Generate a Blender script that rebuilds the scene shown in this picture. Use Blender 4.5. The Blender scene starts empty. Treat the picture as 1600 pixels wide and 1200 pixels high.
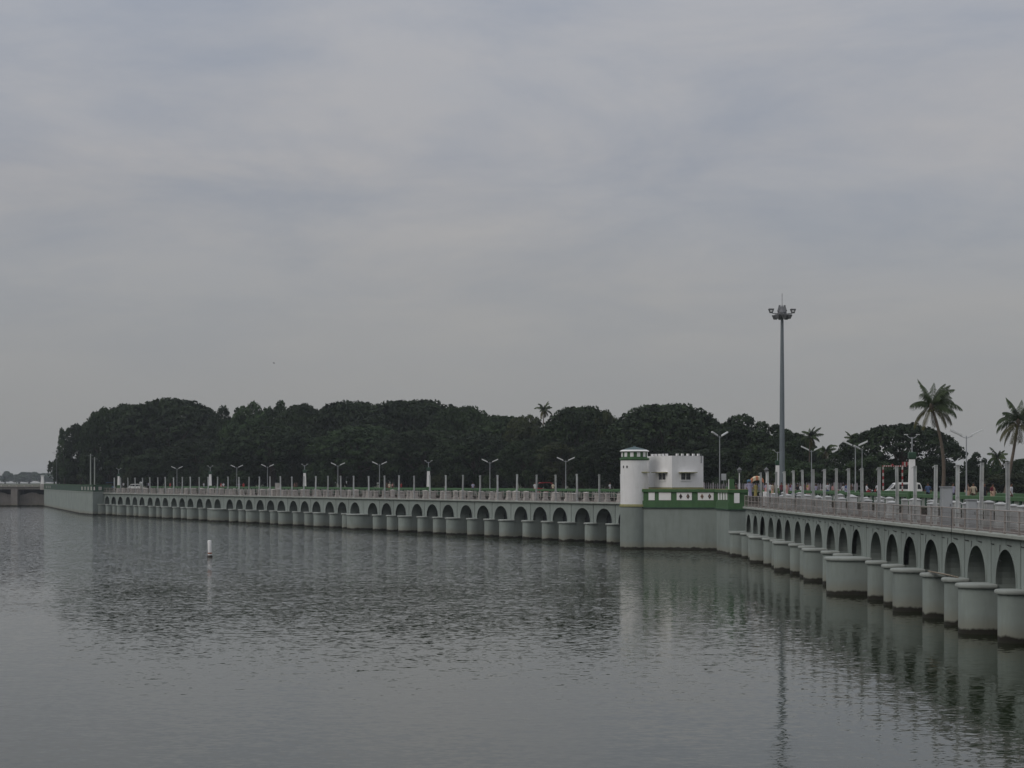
import bpy, bmesh, math, random
import numpy as np
from mathutils import Vector, Matrix
R = math.radians
scene = bpy.context.scene
COL = scene.collection
random.seed(7); rng = np.random.default_rng(7)

# ------------------------------------------------------------------ camera, sky, sun, exposure
CAM_Z = 7.5; FPX = 3234.0; HORIZON = 753.0           # metres; focal length and horizon row in 1600x1200 photo pixels
cam = bpy.data.cameras.new('camera'); cam.sensor_width = 36; cam.lens = 36 * FPX / 1600
cam.shift_y = (HORIZON - 600) / 1600; cam.clip_start = 0.5; cam.clip_end = 9000
camo = bpy.data.objects.new('camera', cam); camo.location = (0, 0, CAM_Z); camo.rotation_euler = (R(90), 0, 0)
COL.objects.link(camo); scene.camera = camo
SUN_DIR = Vector((-0.66, -0.40, 0.64)).normalized()  # towards the sun (hidden behind the overcast, left and behind)
SUN_EL = math.asin(SUN_DIR.z); SUN_AZ = math.atan2(SUN_DIR.x, SUN_DIR.y)
world = bpy.data.worlds.new('World'); scene.world = world; world.use_nodes = True
def build_world():
    nt = world.node_tree; nt.nodes.clear(); N = nt.nodes.new; L = nt.links.new
    out = N('ShaderNodeOutputWorld'); bg = N('ShaderNodeBackground'); bg.inputs['Strength'].default_value = 0.1
    sky = N('ShaderNodeTexSky'); sky.sky_type = 'NISHITA'; sky.sun_disc = False
    sky.sun_elevation = SUN_EL; sky.sun_rotation = SUN_AZ; sky.dust_density = 3.0
    tc = N('ShaderNodeTexCoord'); sep = N('ShaderNodeSeparateXYZ'); L(tc.outputs['Generated'], sep.inputs[0])
    def m(op, a, b=None, c=None):
        n = N('ShaderNodeMath'); n.operation = op
        for i, v in enumerate((a, b, c)):
            if v is None: continue
            if isinstance(v, (int, float)): n.inputs[i].default_value = v
            else: L(v, n.inputs[i])
        return n.outputs[0]
    z = m('MAXIMUM', sep.outputs['Z'], 0.0)
    lum = m('MULTIPLY_ADD', z, 2.0, 1.0)                 # overcast sky: three times as bright overhead as at the horizon
    den = m('ADD', z, 0.20)
    cx = m('DIVIDE', sep.outputs['X'], den); cy = m('DIVIDE', sep.outputs['Y'], den)
    cmb = N('ShaderNodeCombineXYZ'); L(cx, cmb.inputs[0]); L(cy, cmb.inputs[1])
    def noise(scale, detail, rough, off, dist=0.4):
        mp = N('ShaderNodeMapping'); mp.inputs['Location'].default_value = off; L(cmb.outputs[0], mp.inputs[0])
        n = N('ShaderNodeTexNoise'); n.inputs['Scale'].default_value = scale; n.inputs['Detail'].default_value = detail
        n.inputs['Roughness'].default_value = rough; n.inputs['Distortion'].default_value = dist
        L(mp.outputs[0], n.inputs['Vector']); return n.outputs['Fac']
    big = noise(0.75, 5, 0.55, (-4.2, 6.1, 4), 0.2); fine = noise(2.3, 8, 0.62, (18.3, -8.4, 6), 0.35)
    r1 = N('ShaderNodeValToRGB'); L(big, r1.inputs[0])
    r1.color_ramp.elements[0].position = 0.36; r1.color_ramp.elements[0].color = (2.50, 2.66, 3.02, 1)
    r1.color_ramp.elements[1].position = 0.64; r1.color_ramp.elements[1].color = (3.14, 3.07, 3.12, 1)
    r2 = N('ShaderNodeValToRGB'); L(fine, r2.inputs[0])
    r2.color_ramp.elements[0].position = 0.30; r2.color_ramp.elements[0].color = (0.81, 0.855, 0.92, 1)
    r2.color_ramp.elements[1].position = 0.60; r2.color_ramp.elements[1].color = (1.06, 1.045, 1.02, 1)
    mul = N('ShaderNodeMix'); mul.data_type = 'RGBA'; mul.blend_type = 'MULTIPLY'; mul.inputs[0].default_value = 1
    L(r1.outputs[0], mul.inputs[6]); L(r2.outputs[0], mul.inputs[7])
    # clouds dissolve into even grey murk near the horizon, where the layer is seen edge-on
    fade = N('ShaderNodeMapRange'); L(z, fade.inputs[0]); fade.inputs[1].default_value = 0.03; fade.inputs[2].default_value = 0.15
    murk = N('ShaderNodeMix'); murk.data_type = 'RGBA'; L(fade.outputs[0], murk.inputs[0])
    murk.inputs[6].default_value = (2.85, 2.87, 2.87, 1); L(mul.outputs[2], murk.inputs[7])
    sc = N('ShaderNodeVectorMath'); sc.operation = 'SCALE'; L(murk.outputs[2], sc.inputs[0]); L(lum, sc.inputs['Scale'])
    mx = N('ShaderNodeMix'); mx.data_type = 'RGBA'; mx.inputs[0].default_value = 0.06
    L(sc.outputs[0], mx.inputs[6]); L(sky.outputs[0], mx.inputs[7])
    L(mx.outputs[2], bg.inputs['Color']); L(bg.outputs[0], out.inputs['Surface'])
build_world()
sl = bpy.data.lights.new('sun', 'SUN'); sl.energy = 0.82; sl.angle = R(35); sl.color = (1.0, 0.96, 0.91)
so = bpy.data.objects.new('sun', sl); so.location = (0, 0, 200); COL.objects.link(so)
so.rotation_euler = SUN_DIR.to_track_quat('Z', 'Y').to_euler()
vs = scene.view_settings; vs.view_transform = 'Standard'; vs.look = 'None'; vs.exposure = 0.0; vs.gamma = 1.0; vs.use_curve_mapping = False
scene.cycles.max_bounces = 6; scene.cycles.volume_bounces = 0
scene.cycles.caustics_reflective = False; scene.cycles.caustics_refractive = False

# ------------------------------------------------------------------ helpers
def px2x(px, d): return (px - 800) / FPX * d
def py2z(py, d): return CAM_Z - (py - HORIZON) / FPX * d

class MB:
    """collects boxes, tubes and sheets into one mesh"""
    def __init__(s): s.v = []; s.f = []; s.m = []; s.mi = 0
    def add(s, vs, fs):
        b = len(s.v); s.v += [tuple(v) for v in vs]
        for f in fs: s.f.append(tuple(i + b for i in f)); s.m.append(s.mi)
    def box(s, x0, x1, y0, y1, z0, z1, taper=0):
        t = taper
        s.add([(x0,y0,z0),(x1,y0,z0),(x1,y1,z0),(x0,y1,z0),(x0+t,y0+t,z1),(x1-t,y0+t,z1),(x1-t,y1-t,z1),(x0+t,y1-t,z1)],
              [(3,2,1,0),(4,5,6,7),(0,1,5,4),(1,2,6,5),(2,3,7,6),(3,0,4,7)])
    def cbox(s, x0, x1, y0, y1, z0, z1, c=0.02):
        """box with chamfered upper and side edges"""
        base = [(x0+c,y0),(x1-c,y0),(x1,y0+c),(x1,y1-c),(x1-c,y1),(x0+c,y1),(x0,y1-c),(x0,y0+c)]
        top = [(x0+2*c,y0+c),(x1-2*c,y0+c),(x1-c,y0+2*c),(x1-c,y1-2*c),(x1-2*c,y1-c),(x0+2*c,y1-c),(x0+c,y1-2*c),(x0+c,y0+2*c)]
        s.rings([[(x,y,z0) for x,y in base],[(x,y,z1-c) for x,y in base],[(x,y,z1) for x,y in top]])
    def rings(s, rs, cap=True, closed=True):
        n = len(rs[0]); b = len(s.v)
        for r in rs: s.v += [tuple(p) for p in r]
        for k in range(len(rs)-1):
            for i in range(n if closed else n-1):
                j = (i+1) % n
                s.f.append((b+k*n+i, b+k*n+j, b+(k+1)*n+j, b+(k+1)*n+i)); s.m.append(s.mi)
        if cap:
            s.f.append(tuple(b+i for i in reversed(range(n)))); s.m.append(s.mi)
            s.f.append(tuple(b+(len(rs)-1)*n+i for i in range(n))); s.m.append(s.mi)
    def prism(s, poly, z0, z1):
        s.rings([[(x,y,z0) for x,y in poly],[(x,y,z1) for x,y in poly]])
    def lathe(s, prof, n=16, c=(0,0)):
        s.rings([[(c[0]+r*math.cos(2*math.pi*i/n), c[1]+r*math.sin(2*math.pi*i/n), z) for i in range(n)] for r, z in prof])
    def tube(s, pts, rad, n=6):
        pts = [Vector(p) for p in pts]; rs = []
        if isinstance(rad, (int, float)): rad = [rad]*len(pts)
        for i, p in enumerate(pts):
            d = (pts[min(i+1, len(pts)-1)] - pts[max(i-1, 0)]).normalized()
            a = d.cross(Vector((0,0,1)) if abs(d.z) < .9 else Vector((1,0,0))).normalized(); b = d.cross(a)
            rs.append([p + (a*math.cos(2*math.pi*k/n) + b*math.sin(2*math.pi*k/n))*rad[i] for k in range(n)])
        s.rings(rs)
    def ball(s, c, r, n=10, m=6):
        rx, ry, rz = (r, r, r) if isinstance(r, (int, float)) else r
        s.rings([[(c[0]+rx*math.sin(t)*math.cos(2*math.pi*i/n), c[1]+ry*math.sin(t)*math.sin(2*math.pi*i/n), c[2]-rz*math.cos(t)) for i in range(n)]
                 for t in [0.12+(math.pi-.24)*k/m for k in range(m+1)]])
    def mesh(s, name, smooth=False):
        me = bpy.data.meshes.new(name); me.from_pydata(s.v, [], s.f); me.update()
        bm = bmesh.new(); bm.from_mesh(me); bmesh.ops.recalc_face_normals(bm, faces=bm.faces); bm.to_mesh(me); bm.free()
        if any(s.m): me.polygons.foreach_set('material_index', s.m)
        if smooth:
            me.polygons.foreach_set('use_smooth', [True]*len(me.polygons))
            try: me.set_sharp_from_angle(angle=R(38))
            except Exception: pass
        return me
    def build(s, name, mats, parent=None, smooth=False, loc=(0,0,0), rz=0):
        me = s.mesh(name, smooth)
        for m in (mats if isinstance(mats, (list, tuple)) else [mats]): me.materials.append(m)
        return link(name, me, parent, loc, rz)
def link(name, me, parent=None, loc=(0,0,0), rz=0):
    o = bpy.data.objects.new(name, me); COL.objects.link(o); o.parent = parent; o.location = loc; o.rotation_euler = (0,0,rz); return o
def empty(name, loc=(0,0,0), rz=0):
    o = link(name, None, None, loc, rz); o.empty_display_size = .3; return o
def tag(o, label=None, cat=None, group=None, kind=None):
    for k, v in (('label', label), ('category', cat), ('group', group), ('kind', kind)):
        if v: o[k] = v
    return o
def copy_tree(o, parent=None):
    c = o.copy(); COL.objects.link(c); c.parent = parent
    for ch in list(o.children): copy_tree(ch, c)
    return c
ONES = 'zeroth first second third fourth fifth sixth seventh eighth ninth tenth eleventh twelfth thirteenth fourteenth fifteenth sixteenth seventeenth eighteenth nineteenth'.split()
TENS = {2:'twent', 3:'thirt', 4:'fort', 5:'fift'}
def nth(n):
    if n < 20: return ONES[n]
    t, u = divmod(n, 10)
    return TENS[t] + ('ieth' if u == 0 else 'y-' + ONES[u])

# ------------------------------------------------------------------ materials
def mat(name, col, rough=0.8, col2=None, scale=1.0, detail=5, contrast=0.25, bump=0.0, bscale=20, metal=0.0, spec=0.3, waterline=False, streak=0.0, rnd=0.0):
    m = bpy.data.materials.new(name); m.use_nodes = True; nt = m.node_tree; N = nt.nodes.new; L = nt.links.new
    b = nt.nodes['Principled BSDF']; b.inputs['Roughness'].default_value = rough; b.inputs['Metallic'].default_value = metal
    b.inputs['Specular IOR Level'].default_value = spec
    geo = N('ShaderNodeNewGeometry'); pos = geo.outputs['Position']
    col2 = col2 or tuple(c*0.72 for c in col)
    def noise(sc, det=5, mapping=None, rough_=.6):
        n = N('ShaderNodeTexNoise'); n.inputs['Scale'].default_value = sc; n.inputs['Detail'].default_value = det; n.inputs['Roughness'].default_value = rough_
        if mapping:
            mp = N('ShaderNodeMapping'); mp.inputs['Scale'].default_value = mapping; L(pos, mp.inputs[0]); L(mp.outputs[0], n.inputs['Vector'])
        else: L(pos, n.inputs['Vector'])
        return n.outputs['Fac']
    def ramp(f, a, c, p0, p1):
        r = N('ShaderNodeValToRGB'); L(f, r.inputs[0]); e = r.color_ramp.elements
        e[0].position = p0; e[1].position = p1; e[0].color = (*a, 1); e[1].color = (*c, 1); return r.outputs[0]
    def mix(f, a, c, bt='MIX'):
        x = N('ShaderNodeMix'); x.data_type = 'RGBA'; x.blend_type = bt
        for i, v in ((0, f), (6, a), (7, c)):
            if isinstance(v, (int, float)): x.inputs[i].default_value = v
            elif isinstance(v, tuple): x.inputs[i].default_value = (*v, 1)
            else: L(v, x.inputs[i])
        return x.outputs[2]
    c = ramp(noise(scale, detail), col2, col, .5-contrast, .5+contrast)
    if streak:
        s_ = ramp(noise(1.0, 4, (2.1, 2.1, 0.35)), (1,1,1), (1-streak, 1-streak, 1-streak*1.1), .48, .78)
        c = mix(1.0, c, s_, 'MULTIPLY')
    if rnd:
        oi = N('ShaderNodeObjectInfo'); r_ = ramp(oi.outputs['Random'], (1-rnd,)*3, (1+rnd*.5,)*3, 0, 1); c = mix(1.0, c, r_, 'MULTIPLY')
    if waterline:
        sp = N('ShaderNodeSeparateXYZ'); L(pos, sp.inputs[0])
        mm = N('ShaderNodeMath'); mm.operation = 'MULTIPLY_ADD'; L(noise(.9, 5, (1,1,.5)), mm.inputs[0]); mm.inputs[1].default_value = -0.55; L(sp.outputs['Z'], mm.inputs[2])
        def band(lo, hi):
            mr = N('ShaderNodeMapRange'); L(mm.outputs[0], mr.inputs[0]); mr.inputs[1].default_value = lo; mr.inputs[2].default_value = hi
            mr.inputs[3].default_value = 1; mr.inputs[4].default_value = 0; return mr.outputs[0]
        t1 = N('ShaderNodeMath'); t1.operation = 'MULTIPLY'; L(band(0.05, .75), t1.inputs[0]); t1.inputs[1].default_value = .55
        c = mix(t1.outputs[0], c, (.20, .18, .13)); c = mix(band(-0.06, 0.05), c, (.020, .018, .012))
    L(c, b.inputs['Base Color'])
    if bump:
        bn = N('ShaderNodeBump'); bn.inputs['Strength'].default_value = bump; bn.inputs['Distance'].default_value = .02
        L(noise(bscale, 4), bn.inputs['Height']); L(bn.outputs[0], b.inputs['Normal'])
    return m
M = {}
M['wall'] = mat('painted_concrete', (.262,.298,.272), .85, (.205,.232,.213), .35, 8, .22, .5, 7, streak=.18, waterline=True, rnd=.10)
M['cap'] = mat('cap_concrete', (.33,.355,.325), .85, (.245,.26,.24), 1.2, 6, .3, .4, 12, streak=.15)
M['cornice'] = mat('cornice_concrete', (.345,.365,.325), .85, (.25,.265,.235), .8, 6, .3, .4, 10, streak=.2)
M['groove'] = mat('joint_concrete', (.16,.19,.18), .9, (.10,.12,.115), 2)
M['gate'] = mat('gate_steel', (.035,.045,.05), .6, (.02,.024,.026), 1.5, 5, .3, spec=.4)
M['deck'] = mat('deck_stone', (.15,.125,.11), .95, (.08,.068,.06), 1.7, 6, .25, .5, 6)
M['white'] = mat('limewash', (.80,.79,.78), .85, (.70,.69,.67), .9, 6, .3, .25, 14, streak=.10)
M['green'] = mat('green_paint', (.058,.138,.048), .6, (.038,.092,.038), 1.4, 6, .3, streak=.25)
M['greendark'] = mat('dark_green_paint', (.03,.075,.045), .6, (.022,.05,.03), 1.4)
M['ochre'] = mat('stained_plaster', (.30,.28,.13), .9, (.20,.20,.10), 3)
M['roof'] = mat('blue_grey_roof', (.06,.11,.105), .6, (.07,.10,.11), 3)
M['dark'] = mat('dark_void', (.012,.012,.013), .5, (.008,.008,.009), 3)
M['glass'] = mat('window_glass', (.02,.025,.03), .08, (.015,.018,.02), 3, spec=.5)
M['rail'] = mat('weathered_rail', (.34,.31,.285), .7, (.23,.20,.18), 2.5)
M['wire'] = mat('rusty_wire', (.13,.115,.095), .8, (.10,.082,.072), 1.5)
M['post'] = mat('grey_steel_paint', (.60,.62,.61), .6, (.42,.43,.42), 2.0, 5, .25, streak=.25, rnd=.25)
M['housing'] = mat('housing_paint', (.50,.51,.50), .7, (.36,.37,.365), 1.3, 6, .3, streak=.3, rnd=.2)
M['pale'] = mat('pale_housing', (.56,.535,.50), .8, (.34,.315,.29), 1.3, 6, .3, streak=.35, rnd=.2)
M['cabinet'] = mat('cabinet_grey', (.40,.42,.43), .5, (.34,.355,.36), 1.0, streak=.12)
M['galv'] = mat('galvanised', (.34,.36,.37), .45, (.27,.28,.29), 1.2, spec=.5, streak=.1)
M['mast'] = mat('mast_steel', (.16,.185,.20), .5, (.12,.14,.15), .8, spec=.4)
M['lamp'] = mat('lamp_grey', (.16,.165,.17), .5, (.11,.11,.115), 2)
M['tubew'] = mat('lamp_diffuser', (.58,.59,.58), .35, (.5,.51,.5), 2)
M['asphalt'] = mat('asphalt', (.06,.058,.055), .9, (.045,.044,.042), .7, 6, .3, .3, 30)
M['ground'] = mat('ground_soil', (.085,.085,.05), .95, (.05,.06,.03), .12, 8, .25)
M['bark'] = mat('bark', (.055,.045,.035), .95, (.03,.026,.02), 1.5, 5, .3, .5, 8)
M['palmbark'] = mat('palm_bark', (.145,.115,.09), .95, (.085,.068,.052), 3.5, 5, .3, .6, 7)
M['rubber'] = mat('rubber', (.02,.02,.02), .8)
M['chrome'] = mat('bright_metal', (.5,.5,.5), .3, metal=.8)
M['red'] = mat('red_paint', (.30,.028,.032), .6, (.20,.022,.026), 2)
M['vanwhite'] = mat('van_white', (.72,.72,.70), .35, (.66,.66,.64), 1.0, spec=.5)
M['blue'] = mat('blue_paint', (.06,.14,.24), .5, (.04,.10,.17), 2)
M['cream'] = mat('cream_canvas', (.62,.55,.40), .85, (.5,.43,.3), 3)
M['orange'] = mat('orange_canvas', (.48,.19,.09), .85, (.36,.14,.07), 3)
M['hair'] = mat('hair', (.012,.01,.009), .6)
M['skin'] = mat('skin', (.17,.09,.055), .6, (.14,.075,.045), 8)
M['buoy'] = mat('buoy_orange', (.35,.13,.05), .7, (.2,.08,.04), 6)
M['buoydark'] = mat('buoy_dark', (.05,.04,.03), .8)
M['concretebrown'] = mat('old_concrete', (.24,.22,.20), .9, (.16,.145,.135), .5, 6, .3, streak=.3, waterline=True)
M['fence'] = mat('fence_paint', (.34,.31,.33), .8, (.2,.18,.2), 1.4, 5, .3, rnd=.6)
M['tile'] = mat('carved_tile_dark', (.05,.03,.03), .7, (.035,.022,.02), 8)
M['tiletan'] = mat('carved_tile_tan', (.30,.20,.14), .8, (.2,.13,.09), 8)
M['plank'] = mat('pole_wood', (.30,.25,.19), .9, (.2,.16,.12), 4)
M['cable'] = mat('cable_black', (.025,.025,.025), .7)
M['terracotta'] = mat('terracotta', (.22,.10,.07), .9, (.15,.07,.05), 2)
def leafmat(name, a, b_, tr=.25):
    m = mat(name, a, .75, b_, .22, 6, .20, spec=.15, rnd=.38)
    return m
M['leaf_dark'] = leafmat('foliage_dark', (.034,.056,.021), (.008,.015,.007))
M['leaf_mid'] = leafmat('foliage_mid', (.038,.066,.023), (.011,.022,.009))
M['leaf_olive'] = leafmat('foliage_olive', (.042,.052,.021), (.020,.027,.012))
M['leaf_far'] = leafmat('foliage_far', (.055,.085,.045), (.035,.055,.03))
M['frond'] = leafmat('palm_frond', (.052,.075,.026), (.026,.040,.016))
M['frondold'] = leafmat('palm_frond_old', (.095,.085,.030), (.05,.05,.02))

def water_mat():
    m = bpy.data.materials.new('reservoir_water'); m.use_nodes = True; nt = m.node_tree; N = nt.nodes.new; L = nt.links.new
    b = nt.nodes['Principled BSDF']; b.inputs['Base Color'].default_value = (.012,.019,.006,1)
    b.inputs['Roughness'].default_value = .02; b.inputs['IOR'].default_value = 1.32; b.inputs['Specular IOR Level'].default_value = .28; b.inputs['Specular Tint'].default_value = (.985,1,.94,1)
    pos = N('ShaderNodeNewGeometry').outputs['Position']
    def noise(scale, sc, det, rough=.5, dist=0.0):
        mp = N('ShaderNodeMapping'); mp.inputs['Scale'].default_value = sc; mp.inputs['Rotation'].default_value = (0,0,R(8)); L(pos, mp.inputs[0])
        n = N('ShaderNodeTexNoise'); n.inputs['Scale'].default_value = scale; n.inputs['Detail'].default_value = det
        n.inputs['Roughness'].default_value = rough; n.inputs['Distortion'].default_value = dist; L(mp.outputs[0], n.inputs['Vector']); return n.outputs['Fac']
    def m_(op, a, c=None, d=None):
        n = N('ShaderNodeMath'); n.operation = op
        for i, v in enumerate((a, c, d)):
            if v is None: continue
            if isinstance(v, (int, float)): n.inputs[i].default_value = v
            else: L(v, n.inputs[i])
        return n.outputs[0]
    def slopes(scale, sc, det, amp, off):
        mp = N('ShaderNodeMapping'); mp.inputs['Scale'].default_value = sc; mp.inputs['Location'].default_value = off; mp.inputs['Rotation'].default_value = (0,0,R(7)); L(pos, mp.inputs[0])
        n = N('ShaderNodeTexNoise'); n.inputs['Scale'].default_value = scale; n.inputs['Detail'].default_value = det; n.inputs['Roughness'].default_value = .5; n.inputs['Distortion'].default_value = .3
        L(mp.outputs[0], n.inputs['Vector'])
        v = N('ShaderNodeVectorMath'); v.operation = 'SUBTRACT'; L(n.outputs['Color'], v.inputs[0]); v.inputs[1].default_value = (.5,.5,.5)
        w = N('ShaderNodeVectorMath'); w.operation = 'MULTIPLY'; L(v.outputs[0], w.inputs[0]); w.inputs[1].default_value = (amp*.95, amp, 0); return w.outputs[0]
    def vadd(a, c):
        v = N('ShaderNodeVectorMath'); v.operation = 'ADD'; L(a, v.inputs[0]); L(c, v.inputs[1]); return v.outputs[0]
    wave = vadd(slopes(1.35, (.55, 1.0, 1), 2.0, WAVE_A, (0,0,0)), slopes(4.5, (.7, 1.0, 1), 2.0, WAVE_B, (31,7,0)))
    # the breeze ruffles the open far half of the reservoir; the near half and the lee of the right wing stay calm
    lane = noise(.017, (.45, 1.0, 1), 4, .6, .6)
    sp = N('ShaderNodeSeparateXYZ'); L(pos, sp.inputs[0])
    reach = m_('ADD', m_('SUBTRACT', sp.outputs['Y'], m_('MULTIPLY', m_('MAXIMUM', sp.outputs['X'], 0.0), 2.2)), m_('MULTIPLY', lane, 150.0))
    mr = N('ShaderNodeMapRange'); mr.interpolation_type = 'SMOOTHSTEP'; L(reach, mr.inputs[0]); mr.inputs[1].default_value = 180; mr.inputs[2].default_value = 315
    mr.inputs[3].default_value = .95; mr.inputs[4].default_value = 10.0
    sc_ = N('ShaderNodeVectorMath'); sc_.operation = 'SCALE'; L(wave, sc_.inputs[0]); L(mr.outputs[0], sc_.inputs['Scale'])
    up = N('ShaderNodeVectorMath'); up.operation = 'ADD'; L(sc_.outputs[0], up.inputs[0]); up.inputs[1].default_value = (0,0,1)
    nm = N('ShaderNodeVectorMath'); nm.operation = 'NORMALIZE'; L(up.outputs[0], nm.inputs[0])
    L(nm.outputs[0], b.inputs['Normal']); return m
WAVE_A = .034; WAVE_B = .090
M['water'] = water_mat()

# ------------------------------------------------------------------ layout of the dam (metres, camera at the origin looking along +Y)
SP = 5.70; WIDE = .53; XWIDE = 1.86
L0 = Vector((-91.45, 467.7)); LDIR = Vector((.4325, -.9016)).normalized(); LROT = math.atan2(LDIR.y, LDIR.x)
R0 = Vector((23.66, 206.7)); RDIR = Vector((.0011, -1)).normalized(); RROT = math.atan2(RDIR.y, RDIR.x)
LN = Vector((-LDIR.y, LDIR.x)); RN = Vector((-RDIR.y, RDIR.x))         # pointing inland
def centres(n, xw):
    u = 0; out = []
    for i in range(n):
        if i: u += SP + (0 if i % 3 else (XWIDE if i in xw else WIDE))
        out.append(u)
    return out
CL = centres(42, (15, 27)); CR = centres(23, (12,))
Z_CAP = 2.47; Z_CROWN = 4.25; Z_COR = 4.75; Z_DECK = 5.0; Z_ROAD = 5.7; Z_PAR = 6.5; Z_LAND = 5.5
ROAD0 = 9.9; ROAD1 = 17.5
def on_line(px, off, left):
    """point where the photo column px meets the line running off metres inland of a wing's face"""
    P0, d, n = (L0, LDIR, LN) if left else (R0, RDIR, RN)
    A = P0 + n*off; k = (px - 800)/FPX
    u = (k*A.y - A.x)/(d.x - k*d.y); p = A + d*u
    return p
def corner(off):
    """where the two wings' offset lines cross"""
    A = L0 + LN*off; B = R0 + RN*off
    det = LDIR.x*(-RDIR.y) - (-RDIR.x)*LDIR.y
    u = ((B.x-A.x)*(-RDIR.y) - (-RDIR.x)*(B.y-A.y))/det
    return A + LDIR*u

# ------------------------------------------------------------------ water, land, road
def sheet(name, poly, z, m, z0=None):
    b = MB()
    if z0 is None: b.add([(x,y,z) for x,y in poly], [tuple(range(len(poly)))])
    else: b.prism(poly, z0, z)
    return b.build(name, m)
o = sheet('water', [(-2600,-200),(2600,-200),(2600,3300),(-2600,3300)], 0, M['water']); tag(o, 'calm grey-green reservoir water with small ripples', kind='structure')
la = L0 + LN*8 - LDIR*14; lc = corner(8); ra = R0 + RN*8 + RDIR*190
o = sheet('ground', [tuple(ra), tuple(lc), tuple(la), (-97,492), (-143,652), (-150,760), (-700,1000), (-2600,1080), (-2600,3300), (2600,3300), (2600,ra.y)], Z_LAND, M['ground'])
tag(o, 'flat dull green and brown land beyond the dam', kind='structure')
def strip(o0, o1):
    a0 = L0 + LN*o0 - LDIR*6; a1 = L0 + LN*o1 - LDIR*6; c0 = corner(o0); c1 = corner(o1); b0 = R0 + RN*o0 + RDIR*140; b1 = R0 + RN*o1 + RDIR*140
    return [tuple(p) for p in (a0, c0, b0, b1, c1, a1)]
o = sheet('road', strip(ROAD0+.25, ROAD1-.25), Z_ROAD, M['asphalt'], 4.9); tag(o, 'dark asphalt road along the dam behind the parapet', kind='structure')

# ------------------------------------------------------------------ the arched wings
def pier_plan(b, p, off=0.0, n=14, back=0.0):
    pts = [(b/2+off, back)]
    for i in range(n+1):
        t = math.pi*i/n; c, s = math.cos(t), math.sin(t); e = 2/2.6
        pts.append(((b/2+off)*math.copysign(abs(c)**e, c), -(p+off)*abs(s)**e))
    pts.append((-(b/2+off), back)); return pts
CACHE = {}
def arch_panel(wl, wr, hw=2.05, depth=1.75):
    k = ('panel', round(wl,2), round(wr,2))
    if k not in CACHE:
        b = MB(); g = .075; n = 20
        arc = [(-hw*math.cos(math.pi*i/n), Z_CAP + (Z_CROWN-Z_CAP)*math.sin(math.pi*i/n)**.92) for i in range(n+1)]
        top = [(-wl+g if i == 0 else wr-g if i == n else arc[i][0], Z_COR-.02) for i in range(n+1)]
        def xz(p, y): return (p[0], y, p[1])
        for y in (0, depth):
            base = len(b.v); b.add([xz(p,y) for p in arc]+[xz(p,y) for p in top]+[(-wl+g,y,Z_CAP),(wr-g,y,Z_CAP)], [])
            for i in range(n): b.f.append((base+i, base+i+1, base+n+2+i, base+n+1+i)); b.m.append(0)
            b.f.append((base+2*n+2, base, base+n+1)); b.m.append(0); b.f.append((base+n, base+2*n+3, base+2*n+1)); b.m.append(0)
        q = 2*n+4
        loop = [2*n+2] + list(range(0, n+1)) + [2*n+3, 2*n+1] + list(range(2*n, n, -1))
        for a, c in zip(loop, loop[1:]+loop[:1]): b.f.append((a, c, c+q, a+q)); b.m.append(0)
        # raised archivolt band round the opening
        r = [[], []]
        band = [(p[0]*1.0 + .16*(-math.cos(math.pi*i/n)), p[1] + .16*math.sin(math.pi*i/n)) for i, p in enumerate(arc)]
        base = len(b.v)
        b.add([xz(p,-.035) for p in arc]+[xz(p,-.035) for p in band]+[xz(p,.01) for p in band]+[xz(p,.3) for p in arc], [])
        for i in range(n):
            for a, c in ((0,1),(1,2),(3,0)): b.f.append((base+a*(n+1)+i, base+a*(n+1)+i+1, base+c*(n+1)+i+1, base+c*(n+1)+i)); b.m.append(0)
        CACHE[k] = b.mesh('arch_panel'); CACHE[k].materials.append(M['wall'])
    return CACHE[k]
def pier_meshes(w):
    k = ('pier', round(w,2))
    if k not in CACHE:
        p = {SP:1.05}.get(round(w,2), 1.6 if w < SP+1 else 2.65); bw = w - 4.1
        b = MB(); b.prism(pier_plan(bw, p, 0, 16, 6.0), -3, Z_CAP-.004); a = b.mesh('pier', True); a.materials.append(M['wall'])
        b = MB(); pr = [(.02,Z_CAP-.22),(.12,Z_CAP-.20),(.15,Z_CAP-.15),(.15,Z_CAP-.06),(.12,Z_CAP-.012),(.06,Z_CAP+.006)]
        b.rings([[(x,y,z) for x,y in pier_plan(bw, p, o_, 16, .03)] for o_, z in pr]); c = b.mesh('pier_cap', True); c.materials.append(M['cap'])
        b = MB(); b.box(-.2,.2,.11,4.5,Z_CAP-.1,Z_COR-.03); g = b.mesh('expansion_joint'); g.materials.append(M['groove'])
        CACHE[k] = (a, c, g)
    return CACHE[k]
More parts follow.
